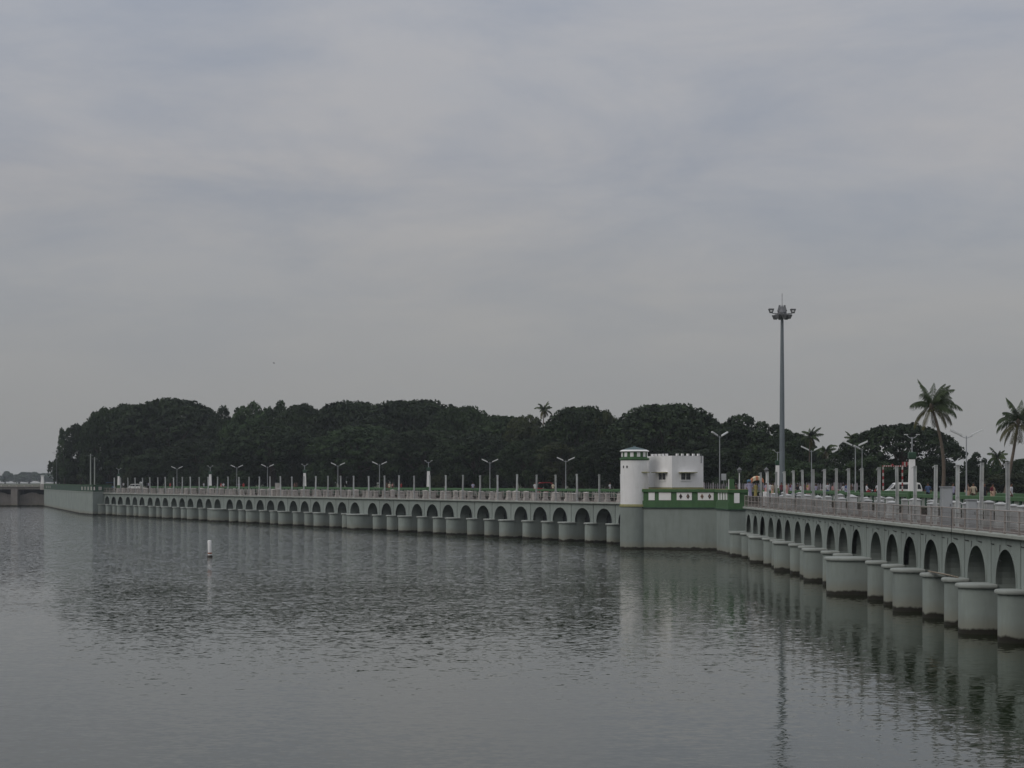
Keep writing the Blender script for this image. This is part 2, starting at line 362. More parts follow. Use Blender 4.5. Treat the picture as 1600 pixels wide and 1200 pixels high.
def wing(name, label, origin, rot, C, u0, u1, cables):
    w = empty(name, (origin.x, origin.y, 0), rot); tag(w, label, 'dam')
    n = len(C); edges = [u0] + [(C[i]+C[i+1])/2 for i in range(n-1)] + [u1]
    gb = MB(); gb.box(-2.4,2.4,1.45,1.6,-2,4.4)
    for k in range(5): gb.box(-2.4,2.4,1.37,1.46,.3+k*.85,.42+k*.85)
    gm = gb.mesh('sluice_gate'); gm.materials.append(M['gate'])
    for i in range(n):
        link('arch_panel', arch_panel(C[i]-edges[i], edges[i+1]-C[i]), w, (C[i],0,0))
        link('sluice_gate', gm, w, (C[i],0,0))
    for i in range(n-1):
        a, c, g = pier_meshes(C[i+1]-C[i]); e = edges[i+1]
        p = link('pier', a, w, (e,0,0)); link('pier_cap', c, p); link('expansion_joint', g, w, (e,0,0))
    for e in (u0, u1):
        a, c, g = pier_meshes(SP+WIDE); p = link('pier', a, w, (e,0,0)); link('pier_cap', c, p); link('expansion_joint', g, w, (e,0,0))
    b = MB(); prof = [(.2,Z_COR),(-.06,Z_COR),(-.10,Z_COR+.03),(-.26,Z_COR+.05),(-.30,Z_COR+.08),(-.30,Z_COR+.22),(-.27,Z_COR+.25),(.2,Z_COR+.25)]
    b.rings([[(x,y,z) for y,z in prof] for x in np.linspace(u0, u1, 60)]); b.build('cornice', M['cornice'], w)
    b = MB(); b.box(u0,u1,.2,ROAD0,Z_COR-.06,Z_DECK-.012); b.build('deck', M['deck'], w)
    # shallow drip joint over every crown
    jb = MB(); jb.box(-.02,.02,-.012,.02,Z_CROWN+.2,Z_COR-.03); jm = jb.mesh('crown_joint'); jm.materials.append(M['groove'])
    for i in range(n): link('crown_joint', jm, w, (C[i],0,0))
    if cables:
        for i in range(1, n):
            rr = random.Random(i); y = -.03; z = 4.46 + rr.uniform(-.03,.03); s_ = edges[i]-C[i]; x0 = -1.2+rr.uniform(-.2,.2)
            for pts, rad in (([(s_+.12,y,z),(s_+.5+rr.random()*.5,y,z-.01)], .026), ([(.35,y,z+.03),(1.0+rr.random()*.4,y,z)], .026),
                             ([(x0,y,z),(x0-rr.uniform(0,.15),y,z-.35),(x0-rr.uniform(-.1,.2),y,z-.75),(x0+.3,y,z-.8)], .016)):
                b = MB(); b.tube(pts, rad, 5); b.build('cable', M['cable'], w, loc=(C[i],0,0))
    return w, edges
LW, LE = wing('arched_dam', 'long grey-green arched dam wing running left from the white tower', L0, LROT, CL, -3.0, CL[-1]+2.85, False)
RW, RE = wing('arched_dam', 'nearer arched dam wing running along the right edge of the water', R0, RROT, CR, -2.85, CR[-1]+2.85, True)

def railing(label, origin, rot, u0, u1, step, seed):
    rr = random.Random(seed); r = empty('railing', (origin.x, origin.y, Z_DECK), rot); tag(r, label, 'railing')
    pb = MB(); pb.box(-.035,.035,-.035,.035,-.01,1.12); pb.box(-.07,.07,-.07,.07,-.01,.03); pm = pb.mesh('post'); pm.materials.append(M['rail'])
    n = int((u1-u0)/step); us = [u0 + (u1-u0)*i/n for i in range(n+1)]
    js = [rr.uniform(-.015,.015) for _ in us]
    for u, j in zip(us, js): o = link('post', pm, r, (u,-.12,j*.5)); o.rotation_euler = (rr.uniform(-.02,.02), rr.uniform(-.02,.02), 0)
    for z, rad in ((1.10,.035),(.58,.026),(.10,.022)):
        b = MB(); b.tube([(u,-.12+j,z+j) for u, j in zip(us, js)], rad, 6); b.build('rail', M['rail'], r, True)
    b = MB(); u = u0
    while u < u1:
        b.box(u-.006,u+.006,-.10,-.088,.08,1.06); u += .19
    for z in (.34,.84): b.box(u0,u1,-.103,-.093,z-.006,z+.006)
    tag(b.build('wire_mesh', M['wire'], r), 'rusty wire mesh infill', kind='stuff')
railing('rusty wire-mesh railing along the top of the long left wing', L0, LROT, -3, CL[-1]+2.85, 2.85, 1)
railing('rusty wire-mesh railing along the top of the nearer right wing', R0, RROT, -2.6, CR[-1]+2.85, 2.85, 2)

# gate posts, gear housings
pb = MB()
for y0, y1 in ((-.095,-.078),(.078,.095)): pb.box(-.07,.07,y0,y1,0,3.45)
pb.box(-.010,.010,-.078,.078,0,3.45); pb.box(-.15,.15,-.16,.16,0,.03); pb.box(-.085,.085,-.10,.10,3.45,3.48)
pb.box(-.018,.018,-.20,-.10,3.36,3.40); pb.box(-.01,.01,-.20,-.18,3.28,3.37); pb.box(-.05,.05,-.15,-.104,1.2,1.42)
for z in (.8,1.7,2.6): pb.box(-.065,.065,-.077,.077,z,z+.02)
POST = pb.mesh('gate_post'); POST.materials.append(M['post'])
def housing_mesh(w, d, h, mt):
    b = MB(); b.cbox(-w/2-.08,w/2+.08,-d/2-.08,d/2+.08,0,.35,.03); b.cbox(-w/2,w/2,-d/2,d/2,.34,h-.1,.02)
    b.rings([[(x,y,z) for x,y in ((-w/2-.05,-d/2-.05),(w/2+.05,-d/2-.05),(w/2+.05,d/2+.05),(-w/2-.05,d/2+.05))] for z in (h-.1,h-.05)] +
            [[(x,y,h+.04) for x,y in ((-w/2+.1,-.05),(w/2-.1,-.05),(w/2-.1,.05),(-w/2+.1,.05))]])
    b.box(-w*.28,w*.28,-d/2-.02,-d/2+.01,.5,h-.3)
    me = b.mesh('gear_housing'); me.materials.append(mt); return me
HW = {'pale':(housing_mesh(1.05,.72,1.18,M['pale']), housing_mesh(.5,.5,1.2,M['pale'])), 'grey':(housing_mesh(.9,.56,1.36,M['housing']), housing_mesh(.5,.42,1.42,M['housing']))}
def furniture(origin, rot, d, nrm, C, E_, left):
    n = len(C); rr = random.Random(11 if left else 12)
    for i in range(n):
        k = n-i if left else i+1
        where = f'above the {nth(k)} arch left of the white tower' if left else f'above the {nth(k)} arch from the bastion on the right wing'
        grp = 'left wing' if left else 'right wing'
        if i < n-1:
            p = origin + d*E_[i+1] + nrm*.85
            o = link('gate_post', POST, None, (p.x,p.y,Z_DECK-.02), rot+rr.uniform(-.05,.05)); o.rotation_euler.x = rr.uniform(-.02,.02); o.rotation_euler.y = rr.uniform(-.018,.018)
            o.scale.z = rr.uniform(.985,1.02)
            nb = f'just {"left" if left else "near side"} of' if left else 'on the near side of'
            tag(o, f'tall grey steel gate post {"between the " + nth(k) + " and " + nth(k-1) + " arches left of the white tower" if left else "just nearer than the " + nth(k) + " arch from the bastion"}', 'gate post', 'steel gate posts on the '+grp)
        hm = HW['pale' if left else 'grey']
        for j, (du, off) in enumerate(((-1.05+rr.uniform(-.25,.25), 2.6+rr.uniform(0,.3)), (1.45+rr.uniform(-.3,.3), 3.0+rr.uniform(-.2,.4)))):
            p = origin + d*(C[i]+du) + nrm*off
            o = link('gear_housing', hm[j], None, (p.x,p.y,Z_DECK-.02), rot+rr.uniform(-.04,.04)); o.scale = (rr.uniform(.8,1.2), rr.uniform(.85,1.15), rr.uniform(.85,1.08))
            tag(o, f'{"wide" if j == 0 else "narrow"} {"pale" if left else "grey"} gear housing {where}', 'gear housing', 'gear housings on the '+grp)
furniture(L0, LROT, LDIR, LN, CL, LE, True)
furniture(R0, RROT, RDIR, RN, CR, RE, False)

# road parapets: green beam on short piers
def parapet(name, label, A, B, z0, z1, step=2.4, beam=None, cat='parapet'):
    v = (B-A); Ln = v.length; rot = math.atan2(v.y, v.x); p = empty(name, (A.x,A.y,z0), rot); tag(p, label, cat); h = z1-z0
    b = MB(); b.cbox(0,Ln,-.14,.14,h-.28,h,.025); b.build('beam', beam or M['green'], p)
    b = MB(); b.box(0,Ln,-.1,.1,0,.22); b.build('kerb', M['cornice'], p)
    pb = MB(); pb.box(-.17,.17,-.115,.115,.2,h-.26); pm = pb.mesh('pier'); pm.materials.append(M['greendark'])
    sb = MB(); sb.box(-.06,.06,-.05,.05,.2,h-.26); sm = sb.mesh('baluster'); sm.materials.append(M['cap'])
    n = int(Ln/step)
    for i in range(n+1): link('pier', pm, p, (Ln*i/n,0,0))
    k = 0
    for i in range(n):
        for f in (.25,.5,.75):
            if k < 290: link('baluster', sm, p, (Ln*(i+f)/n,0,0))
            k += 1
    return p
cn = corner(ROAD0); cf = corner(ROAD1)
parapet('parapet', 'green-topped parapet on the water side of the road, long left wing', L0+LN*ROAD0, cn, Z_DECK-.02, Z_PAR)
parapet('parapet', 'green-topped parapet on the water side of the road, right wing', cn, R0+RN*ROAD0+RDIR*130, Z_DECK-.02, Z_PAR, 2.2)
parapet('parapet', 'green-topped parapet on the far side of the road, left wing', L0+LN*ROAD1, cf, Z_LAND-.02, Z_PAR+.02, 3)
parapet('parapet', 'green-topped parapet on the far side of the road, right wing', cf, R0+RN*ROAD1+RDIR*130, Z_LAND-.02, Z_PAR+.05, 3)

# ------------------------------------------------------------------ bastion with tower and guard house
def poly_wall(b, pts, z0, z1, t):
    """open wall of thickness t along a polyline (inner side to the left of travel)"""
    P = [Vector(p) for p in pts]; n = len(P); inn = []
    for i in range(n):
        d = (P[min(i+1,n-1)]-P[max(i-1,0)]).normalized(); inn.append(P[i] + Vector((-d.y, d.x))*t)
    for i in range(n-1):
        a, c, d, e = P[i], P[i+1], inn[i+1], inn[i]
        b.add([(a.x,a.y,z0),(c.x,c.y,z0),(d.x,d.y,z0),(e.x,e.y,z0),(a.x,a.y,z1),(c.x,c.y,z1),(d.x,d.y,z1),(e.x,e.y,z1)],
              [(4,5,6,7),(0,1,5,4),(2,3,7,6)] + ([(3,0,4,7)] if i == 0 else []) + ([(1,2,6,5)] if i == n-2 else []))
BA = Vector((14.3,230.4)); BC = Vector((18.6,227.6)); BB = Vector((22.9,226.3))
FR = [BA*(1-t)**2 + BC*2*t*(1-t) + BB*t*t for t in np.linspace(0,1,15)]
PX = Vector((21.70,219.4)); P3 = Vector((22.33,213.0)); P4 = Vector((24.3,213.0))
bas = empty('bastion', (18,226,0)); tag(bas, 'grey bastion with green and white parapet between the two dam wings', 'bastion')
BO = Vector((18,226))
def bl(p): return (p[0]-BO.x, p[1]-BO.y)
b = MB(); body = [bl(p) for p in FR] + [bl((22.75,219.6)), bl(PX), bl(P3), bl((27,213)), bl((30,232)), bl((16,249)), bl((13.2,247)), bl((12.9,232))]
b.prism(body, -3, 4.62); b.build('base_wall', M['wall'], bas, True)
b = MB(); b.prism([bl(p) for p in (P3+Vector((.02,-.5)), Vector((24.2,212.5)), Vector((24.2,213.3)), P3+Vector((.02,.3)))], -3, 2.3)
b.build('buttress', M['wall'], bas)
b = MB(); b.prism([bl(p) for p in (P3+Vector((-.06,-.62)), Vector((24.2,212.38)), Vector((24.2,213.3)), P3+Vector((-.06,.3)))], 2.3, 2.5); b.build('buttress_cap', M['cap'], bas)
path = FR + [Vector((22.75,219.6)), PX, P3, P4]; pl = [Vector(bl(p)) for p in path]
def offs(pts, t):
    n = len(pts); out = []
    for i in range(n):
        d1 = (pts[i]-pts[max(i-1,0)]); d2 = (pts[min(i+1,n-1)]-pts[i]); d1 = d1.normalized() if d1.length else d2.normalized(); d2 = d2.normalized() if d2.length else d1
        n1 = Vector((d1.y,-d1.x)); n2 = Vector((d2.y,-d2.x)); mm = (n1+n2); out.append(pts[i] + mm*(t/max(.5, mm.dot(n1))))
    return out
b = MB(); poly_wall(b, offs(pl,.10), 4.62, 5.42, .34); b.build('lower_band', M['green'], bas)
b = MB(); poly_wall(b, offs(pl,.17), 4.60, 4.72, .38); b.build('drip_moulding', M['greendark'], bas)
b = MB(); poly_wall(b, offs(pl,-.02), 5.40, 6.42, .16); b.build('panel_wall', M['green'], bas)
b = MB(); poly_wall(b, offs(pl,.16), 6.40, 6.70, .44); b.build('coping', M['green'], bas)
b = MB(); poly_wall(b, offs(pl,.10), 6.70, 6.745, .32); b.build('coping_stain', M['ochre'], bas)
def hit(px, first=0):
    k = (px-800)/FPX; pts = path
    for i in range(first, len(pts)-1):
        A, B = pts[i], pts[i+1]; d = B-A; den = d.x-k*d.y
        if abs(den) < 1e-9: continue
        t = (k*A.y-A.x)/den
        if -1e-6 <= t <= 1+1e-6: return A+d*t, d.normalized()
    return None
def para_panel(px0, px1, py0, py1, name, m, proud, parent=bas, first=0):
    a, d0 = hit(px0, first); c, d1 = hit(px1, first); d = (c-a); Ln = d.length; d.normalize(); D = (a.y+c.y)/2
    nrm = Vector((d.y,-d.x)); b = MB(); b.box(0,Ln,-proud,.12,py2z(py1,D),py2z(py0,D)); q = bl(a)
    return b.build(name, m, parent, loc=(q[0],q[1],0), rz=math.atan2(d.y,d.x)), Ln, py2z(py1,D), py2z(py0,D)
def diamond(parent, x, z, r, m, m2):  # raised plates; dark colour stands in for the shade of diamond-shaped openings
    b = MB(); k = .62
    b.rings([[(x+dx*s_,yy,z+dz*s_) for dx,dz in ((-r*k,0),(0,-r),(r*k,0),(0,r))] for s_, yy in ((1,-.02),(1,-.075),(.7,-.085))]); o = b.build('diamond_ornament', m, parent)
    b = MB(); b.rings([[(x+dx*s_,yy,z+dz*s_) for dx,dz in ((-r*k,0),(0,-r),(r*k,0),(0,r))] for s_, yy in ((.42,-.08),(.42,-.10))]); b.build('diamond_centre', m2, o)
for i, (a, c) in enumerate(((1013.5,1023),(1029.5,1048.5),(1057.5,1081),(1090.5,1115))):
    o, Ln, z0, z1 = para_panel(a, c, 769.5, 781.5, 'white_panel', M['white'], .03)
    if i > 1:
        for j, f in enumerate((.27,.75)):
            dk = (i, j) not in ((3,0),); diamond(o, Ln*f, (z0+z1)/2, .30, M['tile'] if dk else M['tiletan'], M['tiletan'] if dk and j else M['dark'])
for a in (1122.3,1126.2,1130.2,1134.2): para_panel(a, a+2.0, 769.5, 781, 'white_slot', M['white'], .03, first=16)
para_panel(1147,1155.3,770.5,786,'white_plaque',M['white'],.14, first=16)
b = MB(); q = bl((22.62,213.35)); b.cbox(q[0]-.26,q[0]+.26,q[1]-.26,q[1]+.26,6.7,7.78,.02); gp = b.build('pillar', M['green'], bas)
b = MB(); b.box(q[0]-.29,q[0]-.24,q[1]-.24,q[1]+.24,6.75,7.76); b.build('pillar_face', M['white'], gp)
b = MB(); q = bl((23.0,219)); b.box(q[0],q[0]+.2,q[1]-4,q[1]+4,5,7.0); b.build('inner_wall', M['green'], bas)
b = MB(); b.prism([bl(p) for p in [(15.5,231.6),(19,229.0),(23.3,226.6),(23.3,213.6),(27,213.6),(30,232),(16,248)]], 4.5, 5.0); b.build('terrace', M['deck'], bas)

tw = empty('watch_tower', (13.70,231.5,0)); tag(tw, 'round white watch tower with green lantern and low conical roof', 'tower')
b = MB(); b.lathe([(1.62,-3),(1.60,4.72)], 48); b.build('base_drum', M['wall'], tw, True)
b = MB(); b.lathe([(1.62,4.70),(1.68,4.74),(1.68,4.9),(1.60,5.02)], 48); b.build('base_ring', M['ochre'], tw, True)
b = MB(); b.lathe([(1.575,5.0),(1.56,9.95)], 48); b.build('shaft', M['white'], tw, True)
b = MB(); b.lathe([(1.57,9.9),(1.68,10.0),(1.68,10.12),(1.56,10.2)], 48); b.build('gallery_ring', M['green'], tw, True)
b = MB(); b.lathe([(1.44,10.15),(1.44,10.88)], 40); b.build('lantern', M['green'], tw, True)
for k in range(12):
    a = 2*math.pi*(k+.5)/12; b = MB(); b.box(-.19,.19,-.03,.05,10.30,10.82); o = b.build('lantern_window', M['white'], tw, loc=(1.44*math.cos(a),1.44*math.sin(a),0), rz=a+math.pi/2)
b = MB(); b.lathe([(1.46,10.84),(1.62,10.86),(1.66,10.95),(1.40,11.08)], 48); b.build('eave', M['white'], tw, True)
b = MB(); b.lathe([(1.42,11.06),(1.05,11.20),(.55,11.33),(.18,11.41),(.12,11.5),(.03,11.52)], 40); b.build('roof', M['roof'], tw, True)
for px in (974.6,979.8):
    x = px2x(px,230.1)-13.70; y = -math.sqrt(1.565**2-x*x); b = MB(); a = math.atan2(y,x)
    b.rings([[(.10*math.cos(t),yy,9.17+.16*math.sin(t)) for t in np.linspace(0,2*math.pi,12,endpoint=False)] for yy in (-.01,.03)]); b.build('peephole', M['dark'], tw, loc=(x,y,0), rz=a+math.pi/2)

gh = empty('guard_house', (17.7,229.0,0)); tag(gh, 'white flat-roofed guard house with merlons beside the round tower', 'building')
LD_ = Vector((-2.4,5.0)).normalized(); RD_ = Vector((5.0,2.4)).normalized()
c0 = Vector((0,0)); cl_ = LD_*5.6; cr_ = RD_*4.03; ZB = 5.0; ZT = 10.40
def gq(u, v): q = RD_*u + LD_*v; return (q.x, q.y)
b = MB(); b.prism([gq(0,0),gq(4.03,0),gq(4.03,5.6),gq(0,5.6)], ZB, ZT-.28); b.build('wall', M['white'], gh)
b = MB()
for (u0,u1,v0,v1) in ((0,4.03,0,.2),(0,4.03,5.4,5.6),(0,.2,.2,5.4),(3.83,4.03,.2,5.4)): b.prism([gq(u0,v0),gq(u1,v0),gq(u1,v1),gq(u0,v1)], ZT-.28, ZT)
b.build('parapet', M['white'], gh)
def merlon(u, v):
    b = MB(); b.prism([gq(u-.12,v-.12),gq(u+.12,v-.12),gq(u+.12,v+.12),gq(u-.12,v+.12)], ZT-.01, ZT+.24); b.build('merlon', M['white'], gh)
for u in (.72,1.40,2.10,2.80,3.45): merlon(u,.1)
for v in (1.35,2.2,3.0,3.8,4.6): merlon(.1,v)
b = MB(); b.prism([gq(-.04,-.04),gq(4.07,-.04),gq(4.07,.0),gq(0,0),gq(0,5.6),gq(-.04,5.6)], 6.74, 6.9); b.build('base_stain', M['ochre'], gh)
def wface(face, a0, a1, z0, z1, proud, name, m, parent, back=.05):
    b = MB()
    if face == 'R': b.prism([gq(a0,-proud),gq(a1,-proud),gq(a1,back),gq(a0,back)], z0, z1)
    else: b.prism([gq(-proud,a1),gq(-proud,a0),gq(back,a0),gq(back,a1)], z0, z1)
    return b.build(name, m, parent)
def gwin(face, a0, a1, z0, z1, sh0, sh1):
    w_ = wface(face, a0, a1, z0, z1, .015, 'window', M['glass'], gh)
    fr = M['white']
    for q0, q1, y0, y1 in ((a0-.06,a0,z0-.06,z1),(a1,a1+.06,z0-.06,z1),((a0+a1)/2-.035,(a0+a1)/2+.035,z0,z1)): wface(face, q0, q1, y0, y1, .05, 'frame', fr, w_)
    wface(face, a0-.1, a1+.1, z0-.13, z0-.06, .09, 'sill', fr, w_)
    for k in range(3): z = z0+(z1-z0)*(k+1)/4; wface(face, a0, a1, z-.01, z+.01, .03, 'bar', M['lamp'], w_)
    wface(face, sh0, sh1, z1+.06, z1+.14, .55, 'sunshade', M['ochre'], gh)
    wface(face, sh0+.02, sh1-.02, z1+.142, z1+.16, .53, 'sunshade_top', M['white'], gh)
gwin('R', 1.15, 2.35, 7.75, 8.45, .85, 2.95)
gwin('L', 1.35, 2.9, 7.75, 8.45, .95, 3.7)
b = MB(); b.tube([(*gq(3.72,-.06),9.6),(*gq(3.72,-.06),ZT+.2)], .045, 6); b.build('drain_pipe', M['lamp'], gh)
b = MB(); b.box(-.75,.55,-.2,.35,8.53,8.62); b.build('sunshade', M['ochre'], gh, loc=(px2x(1007.5,230.2)-17.7, 1.3, 0))

# ------------------------------------------------------------------ left end bastion and distant barrage
eb = empty('bastion', (-101,485,0)); tag(eb, 'grey end bastion with dark green parapet at far left end of the dam', 'bastion')
EO = Vector((-101,485)); EP = [Vector((-145.5,644)), Vector((-143.8,636)), Vector((-101.2,485)), Vector((-94.9,468.5)), Vector((-91.2,471.5))]
def el(p): return Vector((p[0]-EO.x, p[1]-EO.y))
ep = [el(p) for p in EP]
b = MB(); b.prism([tuple(p) for p in ep] + [tuple(el((-80,476))), tuple(el((-94,496))), tuple(el((-130,648)))], -3, 5.12); b.build('base_wall', M['wall'], eb)
b = MB(); poly_wall(b, offs(ep,.08), 5.12, 5.3, .5); b.build('string_course', M['cap'], eb)
b = MB(); poly_wall(b, offs(ep,.03), 5.3, 6.72, .35); b.build('parapet_wall', M['greendark'], eb)
b = MB(); poly_wall(b, offs(ep,.10), 6.72, 6.86, .5); b.build('coping', M['green'], eb)
for px in (128.5,133.3,138.1,142.9,147.6,156.2):
    k = (px-800)/FPX; A, B = (EP[2], EP[3]) if px < 150 else (EP[3], EP[4]); d = B-A; t = (k*A.y-A.x)/(d.x-k*d.y); p = A+d*t; dn = d.normalized(); q = el(p)
    b = MB(); w_ = .75 if px < 150 else .42; b.box(-w_,w_,-.07,.02,5.62,6.4); b.build('white_slot', M['pale'], eb, loc=(q.x,q.y,0), rz=math.atan2(dn.y,dn.x))
for px in (72.5,75.5,78.5):
    k = (px-800)/FPX; A, B = EP[1], EP[2]; d = B-A; t = (k*A.y-A.x)/(d.x-k*d.y); p = A+d*t; dn = d.normalized(); q = el(p)
    b = MB(); b.box(-1.2,1.2,-.07,.02,5.62,6.4); b.build('white_slot', M['pale'], eb, loc=(q.x,q.y,0), rz=math.atan2(dn.y,dn.x))
br = empty('barrage', (-145,640,0)); tag(br, 'distant barrage bridge with wide steel gates at the far left', 'bridge')
b = MB(); b.box(-150,0,0,8,5.25,5.95); b.box(-150,0,-.3,.2,5.9,6.02); b.build('deck', M['concretebrown'], br)
b = MB(); b.box(-150,0,.0,.18,6.0,6.12); b.box(-150,0,.02,.14,6.45,6.58)
b.build('rail', M['rail'], br)
rb = MB(); rb.box(-.15,.15,.02,.16,6.0,6.6); rm = rb.mesh('rail_post'); rm.materials.append(M['pale'])
for k in range(60): link('rail_post', rm, br, (-1-k*2.4,0,0))
pb_ = MB(); pb_.box(-1.0,1.0,-1.5,7,-3,5.24); pm_ = pb_.mesh('pier'); pm_.materials.append(M['concretebrown'])
gb = MB(); gb.rings([[(x,y,z) for x,z in ((-3.9,-2),(3.9,-2),(3.9,3.55),(2.2,3.65),(1.2,4.1),(0,4.25),(-1.2,4.1),(-2.2,3.65),(-3.9,3.55))] for y in (1.5,1.7)])
for k in range(4): gb.box(-3.9,3.9,1.4,1.52,.5+k*.8,.62+k*.8)
gm_ = gb.mesh('sluice_gate'); gm_.materials.append(M['concretebrown'])
bk = MB(); bk.box(-150,0,7.2,7.6,1,5.2); bk.build('rear_wall', M['dark'], br)  # near-black sheet: the shade beneath the deck put into its colour
for k in range(14):
    link('pier', pm_, br, (-8.6-k*9.8,0,0)); link('sluice_gate', gm_, br, (-3.7-k*9.8,0,0))

# ------------------------------------------------------------------ lamps, pillars, mast
def lamp_mesh(h, arms, spread=.95, tilt=.42):
    pole = MB(); pole.lathe([(.075,0),(.07,.5),(.055,h*.5),(.042,h-.35),(.042,h)], 8)
    a = MB(); hd = []
    for s in arms:
        a.tube([(0,0,h-.18),(s*.22,0,h-.1),(s*.5,0,h+.02)], .025, 5)
        m_ = MB(); c, sn = math.cos(tilt), math.sin(tilt); L_ = spread
        def pt(u, y, w): return (s*(.35+u*c), y, h-.02+u*sn+w)
        m_.rings([[pt(u,-.13,-.01),pt(u,.13,-.01),pt(u,.11,.14),pt(u,-.11,.14)] for u in (0,.08,L_-.05,L_)]); hd.append(m_)
    return pole, a, hd
LAMPS = {}
def street_lamp(p, z, h, rz, label, arms=(-1,1), m='galv'):
    key = (round(h,1), arms, m)
    if key not in LAMPS:
        e = empty('street_lamp', (p[0],p[1],z), rz); pole, a, hd = lamp_mesh(h, arms)
        pole.build('pole', M[m], e, True); a.build('arm', M[m], e)
        for x in hd: x.build('lamp_head', M['tubew'], e)
        LAMPS[key] = e
    else:
        e = copy_tree(LAMPS[key]); e.location = (p[0],p[1],z); e.rotation_euler = (0,0,rz)
    return tag(e, label, 'street lamp', 'street lamps along the dam road')
def lamp_at(px, py, left, off, label, rz=0.0, arms=(-1,1), z0=Z_ROAD-.1):
    p = on_line(px, off, left); street_lamp(p, z0, py2z(py, p.y)-z0, rz, label, arms)
lamp_at(229,732.5,True,ROAD1+.6,'slim twin-arm street lamp behind the white van at far left')
lamp_at(276.5,732,True,ROAD0+.5,'twin-arm street lamp first to the right of the white van at far left')
lamp_at(370,730,True,ROAD0+.5,'twin-arm street lamp just right of the second white pillar from the left')
lamp_at(418,728.5,True,ROAD0+.5,'twin-arm street lamp just left of the third white pillar from the left')
lamp_at(528,727,True,ROAD0+.5,'twin-arm street lamp just right of the third white pillar from the left')
lamp_at(593,725,True,ROAD0+.5,'twin-arm street lamp left of the fourth white pillar, beside people in red')
lamp_at(765.5,721.5,True,ROAD0+.5,'twin-arm street lamp halfway between the fourth white pillar and the white tower')
lamp_at(884,719,True,ROAD0+.5,'twin-arm street lamp nearest to the left of the white tower')
street_lamp((px2x(1124.5,236),236), 5.0, py2z(681,236)-5, R(38), 'street lamp with small grey box on its pole right of the guard house')
lamp_at(1268,703.5,False,ROAD0+.5,'twin-arm street lamp just right of the high mast', R(10))
lamp_at(1336.5,696.5,False,ROAD0+.5,'twin-arm street lamp left of the red and white barrier', R(5))
lamp_at(1347,702,False,ROAD1+.6,'single-arm street lamp right behind a twin-arm lamp', R(30), (-1,))
lamp_at(1510,681,False,ROAD0+.5,'twin-arm street lamp between the two big coconut palms', R(3))
b = MB(); b.cbox(-.27,.27,-.15,.15,0,.75,.02); o = b.build('junction_box', M['cabinet'], loc=(px2x(1129,235.5)+.12,235.3,py2z(750.5,235.5))); tag(o, 'small grey junction box beside the lamp pole right of the guard house', 'box')
b = MB(); b.tube([(0,.1,-.6),(0,.1,.4)], .03); b.build('bracket', M['galv'], o)
def pillar(px, left, label, top_py, col_py, h_arm=True):
    p = on_line(px, ROAD0, left); D = p.y; z0 = Z_PAR-.05; zc = py2z(col_py, D); zt = py2z(top_py, D)
    e = empty('lamp_pillar', (p.x,p.y,0)); tag(e, label, 'pillar', 'white pillars with lamps on the road parapet')
    b = MB(); b.cbox(-.36,.36,-.36,.36,z0-1.4,z0+.28,.03); b.build('base', M['green'], e)
    b = MB(); b.rings([[(x*w,y*w,z) for x,y in ((-1,-1),(1,-1),(1,1),(-1,1))] for w, z in ((.29,z0+.26),(.22,zc))]); b.build('shaft', M['white'], e)
    b = MB(); b.rings([[(x*w,y*w,z) for x,y in ((-1,-1),(1,-1),(1,1),(-1,1))] for w, z in ((.22,zc-.01),(.31,zc+.12),(.31,zc+.5),(.24,zc+.6))]); b.build('capital', M['greendark'], e)
    hp = zt-zc-.55
    b = MB(); b.tube([(0,0,zc+.55),(0,0,zt)], .055, 8); b.build('pole', M['galv'], e, True)
    for s in (-1,1):
        b = MB(); b.tube([(0,0,zt-.12),(s*.25,0,zt-.02),(s*.48,0,zt+.2)], .035, 5); o = b.build('arm', M['galv'], e)
        b = MB(); b.box(s*.5-.16,s*.5+.16,-.06,.06,zt+.19,zt+.25); b.build('lamp_head', M['tubew'], o)
pillar(185.5,True,'leftmost white pillar with green base, left of the white van',733,744)
pillar(328.5,True,'second white lamp pillar from the left on the road parapet',729.5,741)
pillar(476,True,'third white lamp pillar from the left on the road parapet',727,739)
pillar(669.5,True,'fourth white lamp pillar from the left on the road parapet',722,736)
pillar(1215,False,'white lamp pillar just left of the tall high mast',706,727)
pillar(1425,False,'big white lamp pillar in front of the white van on the right',683,717.5)

